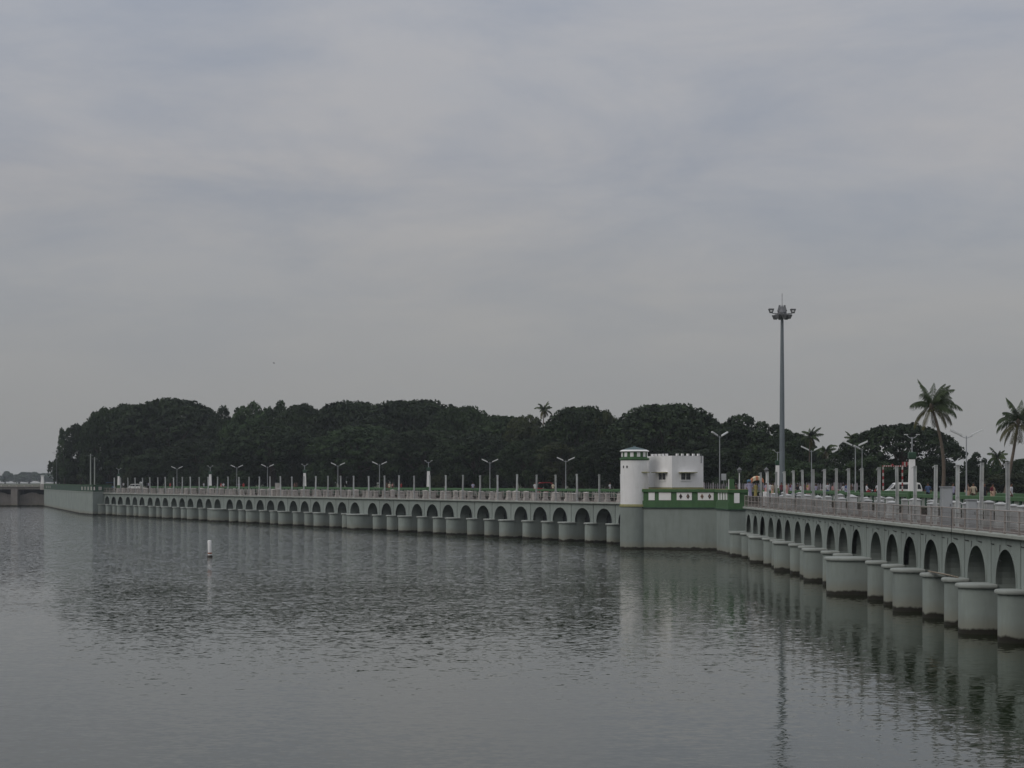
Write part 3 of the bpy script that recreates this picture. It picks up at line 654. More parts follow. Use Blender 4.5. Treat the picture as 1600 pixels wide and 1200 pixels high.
hm = empty('high_mast', (px2x(1222,250),250,Z_LAND)); tag(hm, 'very tall grey high-mast floodlight rising above the trees', 'floodlight mast')
mz = py2z(491,250)-Z_LAND
b = MB(); b.lathe([(.62,0),(.62,.05),(.40,.06),(.36,1.0),(.33,4),(.27,mz*.6),(.17,mz)], 20); b.build('pole', M['mast'], hm, True)
b = MB(); b.lathe([(.5,mz-.35),(.55,mz-.2),(.55,mz+.25),(.35,mz+.5),(.12,mz+.9),(.05,mz+1.1)], 16); b.build('head', M['lamp'], hm, True)
b = MB(); b.tube([(0,0,mz+1.0),(0,0,py2z(458.5,250)-Z_LAND)], .03, 6); b.build('lightning_rod', M['lamp'], hm)
for k in range(8):
    a = 2*math.pi*k/8 + .12; c, s = math.cos(a), math.sin(a); up = k % 4 == 0
    b = MB(); L_ = 1.25 if up else .85; b.tube([(c*.4,s*.4,mz+.05),(c*L_,s*L_,mz+.12 if up else mz-.05)], .05, 5); ar = b.build('arm', M['lamp'], hm)
    b = MB(); b.rings([[(x*w,y*w,z) for x,y in ((-1,-1),(1,-1),(1,1),(-1,1))] for w, z in ((.16,-.25),(.30,.2),(.30,.28))]); b.build('floodlight', M['lamp'], ar, loc=(c*(L_+.1),s*(L_+.1),mz+(.38 if up else -.35)), rz=a)
    if up:
        b = MB(); b.box(-.13,.13,-.02,.02,-.1,.12); b.build('lens', M['tubew'], ar, loc=(c*(L_+.1)-.02,s*(L_+.1)-.27,mz+.36))
for x in (-.3,.3):
    b = MB(); b.rings([[(xx*w+x,y*w,z) for xx,y in ((-1,-1),(1,-1),(1,1),(-1,1))] for w, z in ((.28,mz+.35),(.14,mz+.85),(.1,mz+1.1))]); b.build('motor_cover', M['lamp'], hm)
for px, lab in ((1155.3,'white garden lamp post with dark lantern left of the striped canopy'),(1197.3,'white garden lamp post with dark lantern right of the striped canopy')):
    D = 262; e = empty('garden_lamp', (px2x(px,D),D,Z_LAND)); tag(e, lab, 'lamp post', 'garden lamps')
    zt = py2z(739,D)-Z_LAND; b = MB(); b.lathe([(.10,0),(.07,.3),(.06,zt)], 8); b.build('pole', M['white'], e, True)
    b = MB(); b.lathe([(.08,zt),(.2,zt+.08),(.28,zt+.4),(.34,zt+.42),(.12,zt+.62),(.02,zt+.75)], 8); b.build('lantern', M['lamp'], e)
# utility poles far left
for i, (px, py) in enumerate(((141.5,709),(145.2,714))):
    D = 500; b = MB(); z = py2z(py,D); b.tube([(0,0,0),(0,0,z-Z_LAND)], [.17,.12], 8); o = b.build('utility_pole', M['cap'], loc=(px2x(px,D),D+i*2,Z_LAND), smooth=True)
    tag(o, ('taller' if i == 0 else 'shorter') + ' of the two pale utility poles behind the end bastion', 'utility pole')
    b = MB(); b.box(-.7,.7,-.05,.05,z-Z_LAND-.5,z-Z_LAND-.4); b.build('cross_arm', M['lamp'], o)
street_lamp((px2x(88.5,560),560), Z_LAND, py2z(709,560)-Z_LAND, R(20), 'lone single-arm street lamp left of the grove', (-1,), 'lamp')
D = 636; e = empty('lamp_pillar', (px2x(66.5,D),D,0)); tag(e, 'white pillar at the end of the distant barrage', 'pillar')
b = MB(); b.box(-.6,.6,-.6,.6,5.1,6.9); b.build('base', M['pale'], e)
b = MB(); b.rings([[(x*w,y*w,z) for x,y in ((-1,-1),(1,-1),(1,1),(-1,1))] for w, z in ((.5,6.9),(.38,9.2),(.5,9.3),(.5,9.5))]); b.build('shaft', M['white'], e)

# ------------------------------------------------------------------ things on the deck and road
def cabinet(px, py0, D, w, d, h, label, m='cabinet'):
    z = Z_DECK-.02; e = empty('control_cabinet', (px2x(px,D),D,z), R(4)); tag(e, label, 'cabinet')
    b = MB(); b.cbox(-w/2,w/2,-d/2,d/2,0,h,.015); b.build('body', M[m], e)
    b = MB(); b.box(-w/2-.05,w/2+.05,-d/2-.05,d/2+.05,h,h+.06); b.build('lid', M['galv'], e)
    b = MB(); b.box(-w/2+.06,w/2-.06,-d/2-.02,-d/2+.01,.15,h-.1); o = b.build('door', M[m], e)
    b = MB(); b.box(w/2-.16,w/2-.13,-d/2-.05,-d/2-.015,h*.5,h*.5+.14); b.build('handle', M['lamp'], o)
D = 125.0
cabinet(1478.5,758.5,120.5,.62,.5,2.2,'tall grey control cabinet behind the right railing')
cabinet(1518,778.5,112.5,.50,.45,1.52,'short grey control cabinet right of the tall cabinet')
p = on_line(433.5,3.0,True); cabinet(433.5,754,p.y,.85,.7,2.3,'pale control cabinet standing above the arches on the left wing','pale')

def person_meshes():
    out = {}
    def grow(nodes, edges, name, root=0):
        me = bpy.data.meshes.new(name); me.from_pydata([n[0] for n in nodes], edges, []); o = bpy.data.objects.new(name, me); COL.objects.link(o)
        o.modifiers.new('s', 'SKIN'); o.modifiers.new('ss', 'SUBSURF').levels = 1
        for i, n in enumerate(nodes):
            v = me.skin_vertices[0].data[i]; r = n[1]; v.radius = r if isinstance(r, tuple) else (r, r); v.use_root = i == root
        dg = bpy.context.evaluated_depsgraph_get(); ev = o.evaluated_get(dg); nm = bpy.data.meshes.new_from_object(ev); bpy.data.objects.remove(o); nm.name = name
        nm.polygons.foreach_set('use_smooth', [True]*len(nm.polygons)); return nm
    def body(kind):
        st = .16 if kind == 'walk' else .03; sit = kind == 'ride'
        N_ = [((0,0,.95),(.15,.11)), ((0,0,1.12),(.135,.10)), ((0,.0,1.32),(.165,.115)), ((0,0,1.43),(.09,.08)), ((0,-.01,1.50),(.055,.055)), ((0,-.02,1.60),(.085,.10)), ((0,-.02,1.69),(.07,.085))]
        Ed = [(0,1),(1,2),(2,3),(3,4),(4,5),(5,6)]
        for s in (-1,1):
            b0 = len(N_); fw = s*st
            if sit: N_ += [((s*.10,-.05,.9),.095), ((s*.14,-.42,.80),.07), ((s*.14,-.30,.42),.045), ((s*.14,-.42,.36),.04)]
            else: N_ += [((s*.09,0,.86),.095), ((s*.10,-fw*.6-.02,.48),.065), ((s*.10,-fw+.04*0,.09),.045), ((s*.10,-fw-.13,.04),.035)]
            Ed += [(0,b0),(b0,b0+1),(b0+1,b0+2),(b0+2,b0+3)]
            a0 = len(N_)
            if sit: N_ += [((s*.19,0,1.38),.06), ((s*.24,-.16,1.14),.042), ((s*.24,-.42,1.10),.033), ((s*.24,-.5,1.10),.03)]
            else: N_ += [((s*.19,0,1.38),.06), ((s*.235,.03+fw*.4,1.13),.042), ((s*.235,-.03+fw*.8,.9),.032), ((s*.235,-.05+fw*.9,.80),.03)]
            Ed += [(3,a0),(a0,a0+1),(a0+1,a0+2),(a0+2,a0+3)]
        return grow(N_, Ed, 'body')
    def sari():
        N_ = [((0,0,.90),(.19,.15)), ((0,0,1.1),(.14,.11)), ((0,0,1.30),(.155,.115)), ((0,0,1.40),(.085,.075)), ((0,-.01,1.47),(.052,.052)), ((0,-.02,1.56),(.083,.095)), ((0,-.02,1.64),(.068,.08)),
              ((0,0,.5),(.20,.18)), ((0,0,.04),(.25,.22))]
        Ed = [(0,1),(1,2),(2,3),(3,4),(4,5),(5,6),(0,7),(7,8)]
        for s in (-1,1):
            a0 = len(N_); N_ += [((s*.175,0,1.35),.055), ((s*.22,.0,1.11),.04), ((s*.20,-.12,.93),.032), ((s*.16,-.2,.9),.03)]; Ed += [(3,a0),(a0,a0+1),(a0+1,a0+2),(a0+2,a0+3)]
        return grow(N_, Ed, 'body')
    for k in ('stand','walk','ride'): out[k] = body(k)
    out['sari'] = sari()
    for k, me in out.items():
        for p in me.polygons:
            c = p.center; x = abs(c.x)
            if k == 'sari': mi = 0 if (c.z > 1.42 or (x > .15 and c.y < -.06 and .8 < c.z < 1.1)) else (1 if c.z > 1.15 and c.x < .02 else 2)
            else: mi = 0 if (c.z > 1.44 or (x > .2 and c.z < 1.16 and (c.z > .72))) else (1 if c.z > .93 else 2)
            if k in ('stand','walk') and c.z < .07: mi = 0
            p.material_index = mi
        for _ in range(3): me.materials.append(M['skin'])
    b = MB()
    for (c, r) in (((0,.02,1.665),(.098,.105,.10)), ((0,.06,1.58),(.08,.06,.09))): b.ball(c, r, 10, 6)
    out['hair'] = b.mesh('hair', True); out['hair'].materials.append(M['hair']); return out
PM = person_meshes(); CLOTH = {}
def cloth(c):
    if c not in CLOTH: CLOTH[c] = mat('cloth', c, .9, tuple(x*.8 for x in c), 6)
    return CLOTH[c]
def person(x, y, z, pose, shirt, lower, rz, label, group=None, s=1.0):
    o = link('person', PM[pose], None, (x,y,z), rz); o.scale = (s,s,s)
    for sl_, m_ in zip(o.material_slots, (M['skin'], cloth(shirt), cloth(lower))): sl_.link = 'OBJECT'; sl_.material = m_
    h = link('hair', PM['hair'], o, (0,0,-.05 if pose == 'sari' else 0)); tag(o, label, 'person', group); return o
WH=(.62,.62,.64); LIL=(.45,.44,.56); RED=(.36,.05,.05); PNK=(.55,.30,.28); DK=(.03,.03,.035); BRN=(.10,.06,.045); YEL=(.32,.27,.09); BLU=(.10,.15,.27); MAR=(.14,.03,.04); PEA=(.52,.36,.26); LAV=(.36,.34,.46); CRM=(.55,.48,.36)
def proad(px, off, left, *a, **k): p = on_line(px, off, left); return person(p.x, p.y, Z_ROAD, *a, **k)
WLK = 'people walking on the dam road'
for px, off, pose, sh, lo, rz, lab in (
    (193,12,'stand',WH,DK,.4,'person in white shirt standing right of the leftmost white pillar'),
    (232,12,'walk',LIL,DK,1.2,'person in lilac walking right of the white van at far left'),
    (266,12,'sari',PNK,RED,-.8,'person in red and pink walking left of the first twin-arm lamp'),
    (318.5,11.5,'walk',WH,LAV,1.0,'person in pale shirt just left of the second white pillar'),
    (345.5,11.5,'sari',RED,PNK,.6,'person in red and pink just right of the second white pillar'),
    (349.2,12.5,'walk',WH,RED,-.6,'person with white top beside the person in red and pink'),
    (373.5,11.5,'stand',LAV,BLU,.3,'person in lavender beside the second twin-arm street lamp'),
    (380.5,12.2,'sari',RED,RED,.2,'person in all red right of the second twin-arm street lamp'),
    (460.5,11.5,'sari',PNK,BRN,-.9,'person in pink left of the third white pillar'),
    (463.5,12.5,'walk',BRN,DK,.9,'person in brown left of the third white pillar'),
    (604.5,11.3,'walk',BRN,DK,.8,'person in dark brown, leftmost of the group right of a lamp'),
    (608.3,11.6,'walk',CRM,RED,-.5,'person in cream, second of the group right of a lamp'),
    (613.5,11.9,'sari',PNK,BRN,.7,'person in pink, third of the group right of a lamp'),
    (627,11.5,'walk',RED,DK,1.1,'person in dull red walking alone left of the fourth white pillar'),
    (739,11.5,'stand',LIL,DK,.2,'person in lilac-white shirt left of the twin-arm lamp'),
    (836,11.5,'stand',WH,CRM,.1,'person in white shirt left of the red three-wheeler'),
    (864,11.8,'walk',CRM,BRN,-.8,'person in cream behind a gate post right of the red three-wheeler'),
    (953,11.5,'walk',WH,DK,.9,'person in white just left of the white tower')):
    proad(px, off, True, pose, sh, lo, rz, lab, WLK)
for px, D, pose, sh, lo, rz, lab in (
    (1180.5,232,'sari',YEL,YEL,.4,'person in yellow-olive clothes under the striped canopy'),
    (1197,236,'sari',LAV,PNK,-.3,'person in lavender right of the striped canopy'),
    (1207,231,'sari',CRM,PEA,.9,'person in cream and peach behind the gate posts'),
    (1221,228,'walk',MAR,DK,-.6,'person in maroon shirt left of the peach-clad person'),
    (1229,226,'sari',PEA,PNK,.5,'person in peach at the foot of the high mast'),
    (1246,252,'stand',DK,BLU,.5,'person in dark clothes in front of the picket fence'),
    (1252,254,'walk',WH,DK,-.4,'person in white in front of the picket fence'),
    (1262,255,'sari',RED,MAR,.4,'person in red in front of the picket fence'),
    (1150,258,'stand',BRN,DK,.2,'person in brown left of the garden lamp near the bastion'),
    (1187,240,'walk',BLU,DK,1.0,'person in blue shirt behind the vendor cart'),
    (1203,238,'stand',WH,LAV,-.5,'person in white top and lavender skirt right of the cart'),
    (1213,234,'walk',YEL,BRN,.7,'person in dull yellow at the foot of the white pillar'),
    (1236,246,'sari',MAR,LAV,.1,'person in maroon and lavender right of the high mast'),
    (1275,258,'stand',LAV,DK,.3,'person in lavender in front of the picket fence'),
    (1290,256,'walk',BLU,DK,-.9,'person in blue in front of the picket fence'),
    (1301,260,'sari',PNK,PNK,.9,'person in all pink in front of the picket fence'),
    (1318,258,'stand',WH,WH,.4,'person in all white at the right end of the picket fence'),
    (1330,257,'walk',BRN,BLU,.4,'person in brown and blue at the right end of the picket fence')):
    person(px2x(px,D), D, Z_ROAD if D < 250 else Z_LAND, pose, sh, lo, rz, lab, 'people near the bastion')
pb_ = person(px2x(1170.5,229), 229, Z_ROAD, 'sari', LAV, LAV, .3, 'large person in pale lilac dress with blue headscarf by the canopy', None, 1.14); pb_.scale = (1.7,1.4,1.14)
b = MB(); b.ball((0,.03,1.66),(.15,.16,.15),12,7); b.ball((.03,.1,1.5),(.14,.1,.2),10,6); b.build('headscarf', cloth((.09,.19,.29)), pb_, True)
for px, off, pose, sh, lo, rz, lab in (
    (1489,11.0,'stand',LIL,DK,.6,'person in lilac-white shirt behind the tall grey cabinet'),
    (1512,10.9,'sari',BRN,PEA,.2,'person in brown and peach left of two right-hand people'),
    (1521,11.4,'walk',CRM,BRN,-.4,'person with cream top, right of the person in brown and peach'),
    (1538,11.8,'stand',DK,DK,.4,'person in black clothes near the right edge')):
    proad(px, off, False, pose, sh, lo, rz, lab, 'people at the right parapet')

def van(px0, px1, D, z, label, flip=False):
    Ln = (px1-px0)/FPX*D; s = Ln/4.4; e = empty('van', (px2x((px0+px1)/2,D),D,z), 0); e.scale = (s*(-1 if flip else 1),s,s); tag(e, label, 'van')
    side = [(-2.2,.42),(-2.2,.80),(-2.12,.92),(-1.78,1.02),(-1.15,1.72),(-1.0,1.83),(-.6,1.88),(1.5,1.88),(1.85,1.80),(2.0,1.55),(2.16,1.0),(2.2,.9),(2.2,.42)]
    b = MB(); b.rings([[(x,yy,zz) for x,zz in [(xx*k,(zc-1)*kz+1) for xx,zc in side]] for yy,k,kz in ((-.84,.985,.97),(-.80,1,1),(.80,1,1),(.84,.985,.97))]); b.build('body', M['vanwhite'], e)
    for sy in (-1,1):
        for (a0,a1,b0,b1) in ((-1.42,-.72,-1.08,-.72),(-.60,.42,-.60,.42),(.54,1.45,.54,1.45),(1.56,2.0,1.56,1.85)):
            b = MB(); b.rings([[(x,yy,zz) for x,zz in ((a0,1.10),(a1,1.10),(b1,1.66),(b0,1.66))] for yy in (sy*.82,sy*.855)]); b.build('side_window', M['glass'], e)
        for wx in (-1.35,1.35):
            b = MB(); b.rings([[(wx+r*math.cos(t),yy,.33+r*math.sin(t)) for t in np.linspace(0,2*math.pi,18,endpoint=False)] for r,yy in ((.30,sy*.66),(.33,sy*.68),(.33,sy*.86),(.29,sy*.88))]); w_ = b.build('wheel', M['rubber'], e, True)
            b = MB(); b.rings([[(wx+r*math.cos(t),yy,.33+r*math.sin(t)) for t in np.linspace(0,2*math.pi,14,endpoint=False)] for r,yy in ((.19,sy*.87),(.17,sy*.895))]); b.build('hub_cap', M['chrome'], w_)
        b = MB(); b.box(-2.19,-2.06,sy*.72-.14,sy*.72+.14,.70,.84); b.build('headlight', M['tubew'], e)
        b = MB(); b.box(2.12,2.21,sy*.76-.08,sy*.76+.08,.70,1.02); b.build('tail_light', M['red'], e)
        b = MB(); b.box(-1.55,-1.42,sy*.86,sy*.98,1.08,1.22) if sy > 0 else b.box(-1.55,-1.42,-.98,-.86,1.08,1.22); b.build('mirror', M['rubber'], e)
    b = MB(); b.rings([[(x-.025,y,zz+.02) for x,zz in ((-1.72,1.08),(-1.18,1.68))] for y in (-.72,.72)], cap=False, closed=False)
    b.add([(-1.74,-.72,1.08),(-1.74,.72,1.08),(-1.20,.68,1.69),(-1.20,-.68,1.69),(-1.70,-.72,1.06),(-1.70,.72,1.06),(-1.14,.68,1.68),(-1.14,-.68,1.68)], [(0,1,2,3),(4,5,6,7),(0,1,5,4),(2,3,7,6),(0,3,7,4),(1,2,6,5)]); b.build('windscreen', M['glass'], e)
    b = MB(); b.box(-2.26,-2.18,-.8,.8,.36,.58); b.box(2.18,2.26,-.8,.8,.36,.58); b.build('bumper', M['lamp'], e)
    return e
van(1382,1440,250,Z_LAND+.02,'white minivan parked behind the big white pillar on the right')
p = on_line(210,13,True); van(200,220,p.y,Z_ROAD,'white minivan driving at the far left end of the dam road')
def three_wheeler(x, y, z, rz, label, m, top):
    e = empty('auto_rickshaw', (x,y,z), rz); tag(e, label, 'auto rickshaw')
    b = MB(); b.rings([[(xx,yy,zz) for xx,zz in ((-1.3,.35),(-1.25,.85),(-1.0,.98),(.3,.72),(1.2,.78),(1.3,.4),(1.2,.3),(-1.1,.28))] for yy in (-.6,.6)]); b.build('body', M[m], e)
    b = MB(); b.rings([[(xx,yy,zz) for xx,zz in ((-.85,1.62),(-.6,1.74),(.6,1.76),(1.1,1.66),(1.25,1.3),(1.22,.8),(1.15,.8),(1.15,1.28),(1.02,1.58),(.6,1.68),(-.8,1.58))] for yy in (-.62,.62)]); b.build('canopy', M[top], e)
    b = MB(); b.add([(-1.02,-.5,.95),(-1.02,.5,.95),(-.84,.48,1.6),(-.84,-.48,1.6)],[(0,1,2,3)]); b.add([(-.99,-.5,.95),(-.99,.5,.95),(-.81,.48,1.6),(-.81,-.48,1.6)],[(0,1,2,3)]); b.build('windscreen', M['glass'], e)
    for wx, wy in ((-1.05,0),(.85,-.55),(.85,.55)):
        b = MB(); b.rings([[(wx+r*math.cos(t),wy+yy,.22+r*math.sin(t)) for t in np.linspace(0,2*math.pi,14,endpoint=False)] for r,yy in ((.19,-.06),(.22,-.04),(.22,.04),(.19,.06))]); b.build('wheel', M['rubber'], e)
    b = MB(); b.box(.1,1.1,-.5,.5,.7,.95); b.box(.95,1.12,-.5,.5,.95,1.35); b.build('seat', M['rubber'], e)
p = on_line(850.5,13,True); three_wheeler(p.x,p.y,Z_ROAD,.15,'red three-wheeled auto rickshaw on the road left of the tower','red','red')
p = on_line(171,12,True); three_wheeler(p.x,p.y,Z_ROAD,.2,'blue three-wheeled auto rickshaw at the far left end of the dam road','blue','blue')
# vendor's cart with striped canopy
D = 233; e = empty('vendor_cart', (px2x(1182,D),D,Z_ROAD)); tag(e, 'vendor cart with cream and orange curved canopy near the bastion', 'cart')
b = MB(); b.box(-.62,.62,-.45,.45,.72,.82); b.build('tray', M['plank'], e)
for k in range(5):
    b = MB(); x0, x1 = -.75+k*.3, -.75+(k+1)*.3
    def cz(x): return 1.62 + .80*math.sqrt(max(0,1-((x-.05)/.86)**2))
    b.rings([[(x,-.6,cz(x)-.42),(x,.6,cz(x)-.3),(x,.6,cz(x)-.03),(x,0,cz(x)+.06),(x,-.6,cz(x)-.07)] for x in (x0,(x0+x1)/2,x1)]); b.build('canopy_strip', M['cream'] if k % 2 else M['orange'], e)
for x, y in ((-.58,-.4),(.58,-.4),(-.58,.4),(.58,.4)):
    b = MB(); b.tube([(x,y,.72),(x,y,2.0)], .025, 5); b.build('canopy_post', M['lamp'], e)
for x, y in ((-.4,-.5),(.4,-.5),(-.4,.5),(.4,.5)):
    b = MB(); b.rings([[(x+r*math.cos(t),y+yy,.33+r*math.sin(t)) for t in np.linspace(0,2*math.pi,14,endpoint=False)] for r,yy in ((.31,-.02),(.33,0),(.31,.02))]); b.build('wheel', M['rubber'], e)
for px, w_, lab in ((1166.8,.36,'white block on the deck at the foot of the bastion parapet'),(1196.5,.52,'second white block on the deck right of the bastion')):
    D = 214; b = MB(); b.cbox(-w_/2,w_/2,-.3,.3,0,py2z(768,D)-Z_DECK,.02); o = b.build('block', M['white'], loc=(px2x(px,D),D,Z_DECK-.02)); tag(o, lab, 'block')
# motorcycle and rider
D = 208.0; mx_, my_ = px2x(1354,D), D
e = empty('motorcycle', (mx_,my_,Z_ROAD), R(75)); tag(e, 'dark motorcycle carrying a rider on the right part of the road', 'motorcycle')
for wy in (-.65,.62):
    b = MB(); b.rings([[(xx,wy+r*math.cos(t),.31+r*math.sin(t)) for t in np.linspace(0,2*math.pi,18,endpoint=False)] for r,xx in ((.27,-.05),(.31,-.03),(.31,.03),(.27,.05))]); w_ = b.build('wheel', M['rubber'], e, True)
b = MB(); b.tube([(0,-.65,.31),(0,-.48,.75),(0,-.42,1.02)], .035); b.tube([(0,-.45,.7),(0,.1,.62),(0,.62,.31)], .045); b.build('frame', M['lamp'], e)
b = MB(); b.tube([(0,-.4,.82),(0,-.15,.86),(0,.02,.78)], [.08,.15,.09], 10); b.build('fuel_tank', M['red'], e, True)
b = MB(); b.tube([(0,0,.80),(0,.35,.80),(0,.72,.84)], [.10,.13,.08], 8); b.build('seat', M['rubber'], e, True)
b = MB(); b.tube([(-.36,-.3,1.02),(-.15,-.4,1.05),(.15,-.4,1.05),(.36,-.3,1.02)], .02, 5); b.build('handlebar', M['chrome'], e)
b = MB(); b.box(-.15,.15,-.2,.2,.28,.6); b.build('engine', M['galv'], e)
b = MB(); b.ball((0,-.56,.92),(.1,.07,.1)); b.build('headlight', M['tubew'], e)
person(mx_+.02,my_+.12,Z_ROAD-.05,'ride',WH,MAR,R(75),'person in white shirt and dark maroon trousers riding the motorcycle')
MOTO = e
for px, D, rz, lab in ((1243,262,20,'motorcycle parked at the fence right of the high mast'),(1250.5,262,35,'second motorcycle parked at the fence right of the high mast'),(1284,263,15,'motorcycle parked in front of the middle of the picket fence'),(1310,262,25,'motorcycle parked towards the right end of the picket fence'),(1366,226,80,'motorcycle left of the red and white barrier')):
    c = copy_tree(MOTO); c.location = (px2x(px,D),D,Z_LAND if D > 250 else Z_ROAD); c.rotation_euler = (0,R(-7),R(rz)); tag(c, lab, 'motorcycle', 'parked motorcycles')
for px, off, pose, sh, lo, rz, lab in (
    (1255,11.2,'walk',RED,DK,.7,'person in red shirt walking right of the high mast lamp'),(1262.5,11.6,'sari',YEL,PNK,.1,'person in yellow and pink by the twin-arm lamp'),(1293,12,'walk',WH,BLU,.5,'person in white and blue on the right road'),
    (1322,11.4,'sari',BLU,LAV,.8,'person in blue and lavender left of the twin-arm lamp'),(1372,12.5,'stand',WH,DK,.2,'person in white left of the barrier post'),(1450,11.5,'walk',BLU,DK,-.4,'person in blue right of the white minivan'),
    (1551,11.2,'sari',MAR,PEA,.5,'person in maroon and peach near the right edge'),(1580,11.6,'walk',WH,BRN,.9,'person in white at the right edge')):
    proad(px, off, False, pose, sh, lo, rz, lab, 'people on the right road')
# red and white striped height barrier
D = 238; e = empty('height_barrier', (px2x(1395,D),D,Z_LAND)); tag(e, 'red and white striped height barrier frame beside the white minivan', 'barrier')
def striped(p0, p1, r, n, name):
    p0, p1 = Vector(p0), Vector(p1); o0 = None
    for k in range(n):
        b = MB(); b.tube([p0.lerp(p1,k/n), p0.lerp(p1,(k+1)/n)], r, 8); b.build('stripe', M['pale'] if k % 2 else M['red'], e)
xa, xb = px2x(1380,D)-e.location.x, px2x(1410,D)-e.location.x; zt = py2z(728.5,D)-Z_LAND
striped((xa,0,0),(xa,0,zt),.085,10,'post'); striped((xb,0,0),(xb,0,zt),.085,10,'post'); striped((xa-.1,0,zt),(px2x(1417,D)-e.location.x,0,zt),.075,21,'bar')
for k in range(4):
    b = MB(); x = px2x(1409.5,D)-e.location.x + k*.21; b.box(x,x+.2,-.05,.05,zt+.1,zt+.5); b.build('sign_stripe', M['red'] if k % 2 == 0 else M['pale'], e)
b = MB(); x = px2x(1394.5,D)-e.location.x; b.lathe([(.13,zt+.05),(.13,zt+.22),(.05,zt+.25)], 8, (x,0)); b.build('beacon', M['red'], e)
# picket fence behind the bastion
D = 272; xa, xb = px2x(1100,D), px2x(1346,D); e = empty('picket_fence', (xa,D,Z_LAND)); tag(e, 'long pale grey-mauve picket fence behind the road at the bastion', 'fence')
n = int((xb-xa)/.30); pk = []
for w_ in (.13,.17,.2):
    b = MB(); b.rings([[(x,y,z) for x,z in ((-w_/2,.08),(w_/2,.08),(w_/2,1.75),(0,1.92),(-w_/2,1.75))] for y in (-.02,.02)]); me = b.mesh('picket'); me.materials.append(M['fence']); pk.append(me)
for k in range(n):
    o = link('picket', pk[random.randrange(3)], e, (k*.30,0,0)); o.scale.z = random.uniform(.93,1.06)
for z in (.4,1.4):
    b = MB(); b.box(0,xb-xa,.022,.07,z,z+.1); b.build('fence_rail', M['lamp'], e)
# poles left lying on the pier caps, hanging rope, channel buoy, bird
e = empty('pole_bundle', (23.2,111.5,Z_CAP)); tag(e, 'bundle of thin wooden poles lying across two pier caps on the right', 'poles')
for k in range(4):
    b = MB(); b.tube([(-.05-.12*k,3.3-.5*k,.06+.03*k),(.1-.07*k,-3.4+.3*k,.05+.02*k)], .035, 6); b.build('pole', M['plank'], e)
u_ = 206.7-113.0; b = MB(); b.tube([(0,0,0),(.01,.05,-.9),(-.01,0,-1.75)], .016, 5); q = on_line(1486.5,-.34,False); o = b.build('rope', M['cable'], loc=(q.x,q.y,6.05)); tag(o, 'thin dark rope hanging over the cornice on the right wing', 'rope')
D = 207; e = empty('channel_buoy', (px2x(328,D),D,0)); e.rotation_euler = (R(1),R(-1.5),0); tag(e, 'white post buoy with rusty orange bands floating on the reservoir', 'buoy')
b = MB(); b.lathe([(.19,.42),(.19,1.6),(.16,1.66),(.03,1.68)], 16); b.build('post', M['white'], e, True)
b = MB(); b.lathe([(.20,.30),(.215,.32),(.215,.42),(.20,.44)], 16); b.build('band', M['buoy'], e, True)
b = MB(); b.lathe([(.2,.17),(.2,.31)], 16); b.build('collar', M['white'], e, True)
b = MB(); b.lathe([(.22,-.6),(.27,-.1),(.27,.12),(.21,.18)], 16); b.build('float', M['buoydark'], e, True)
def bird(px, py, D, s, label):
    b = MB(); b.tube([(-.16,0,0),(-.08,0,.01),(.06,0,.01),(.2,0,0)], [.015,.05,.045,.01], 6)
    for t in (-1,1): b.rings([[(.05-.04*abs(y)*3,t*y,z),( -.06-.04*abs(y)*2,t*y,z),(-.05-.04*abs(y)*2,t*y,z+.012),(.04-.04*abs(y)*3,t*y,z+.012)] for y,z in ((.02,.02),(.2,.1),(.42,.06))])
    o = b.build('bird', M['hair'], loc=(px2x(px,D),D,py2z(py,D))); o.scale = (s,s,s); o.rotation_euler = (.2,.1,.5); tag(o, label, 'bird')
bird(428,567.5,190,.55,'tiny dark bird flying over the left part of the reservoir')

# ------------------------------------------------------------------ vegetation
def leaf_quads(P, Nr, size, droop=.25):
    n = len(P); a = rng.normal(size=(n,3)); nn = Nr + .5*rng.normal(size=(n,3)); nn /= np.linalg.norm(nn,axis=1)[:,None]+1e-9
    t = np.cross(nn, a); t /= np.linalg.norm(t,axis=1)[:,None]+1e-9; bt = np.cross(nn, t)
    s = size*(.55+.9*rng.random(n))[:,None]; w = s*(.45+.3*rng.random(n))[:,None]
    v = np.stack([P-t*s*.5, P+bt*w*.5-nn*s*.08, P+t*s*.5-nn*s*droop, P-bt*w*.5-nn*s*.08], 1)
    return v.reshape(-1,3)
def np_mesh(name, V, m, per=4):
    n = len(V)//per; me = bpy.data.meshes.new(name); me.vertices.add(len(V)); me.vertices.foreach_set('co', np.ascontiguousarray(V,dtype=np.float32).ravel())
    me.loops.add(len(V)); me.loops.foreach_set('vertex_index', np.arange(len(V),dtype=np.int32)); me.polygons.add(n)
    me.polygons.foreach_set('loop_start', np.arange(0,len(V),per,dtype=np.int32)); me.update(calc_edges=True); me.materials.append(m); return me
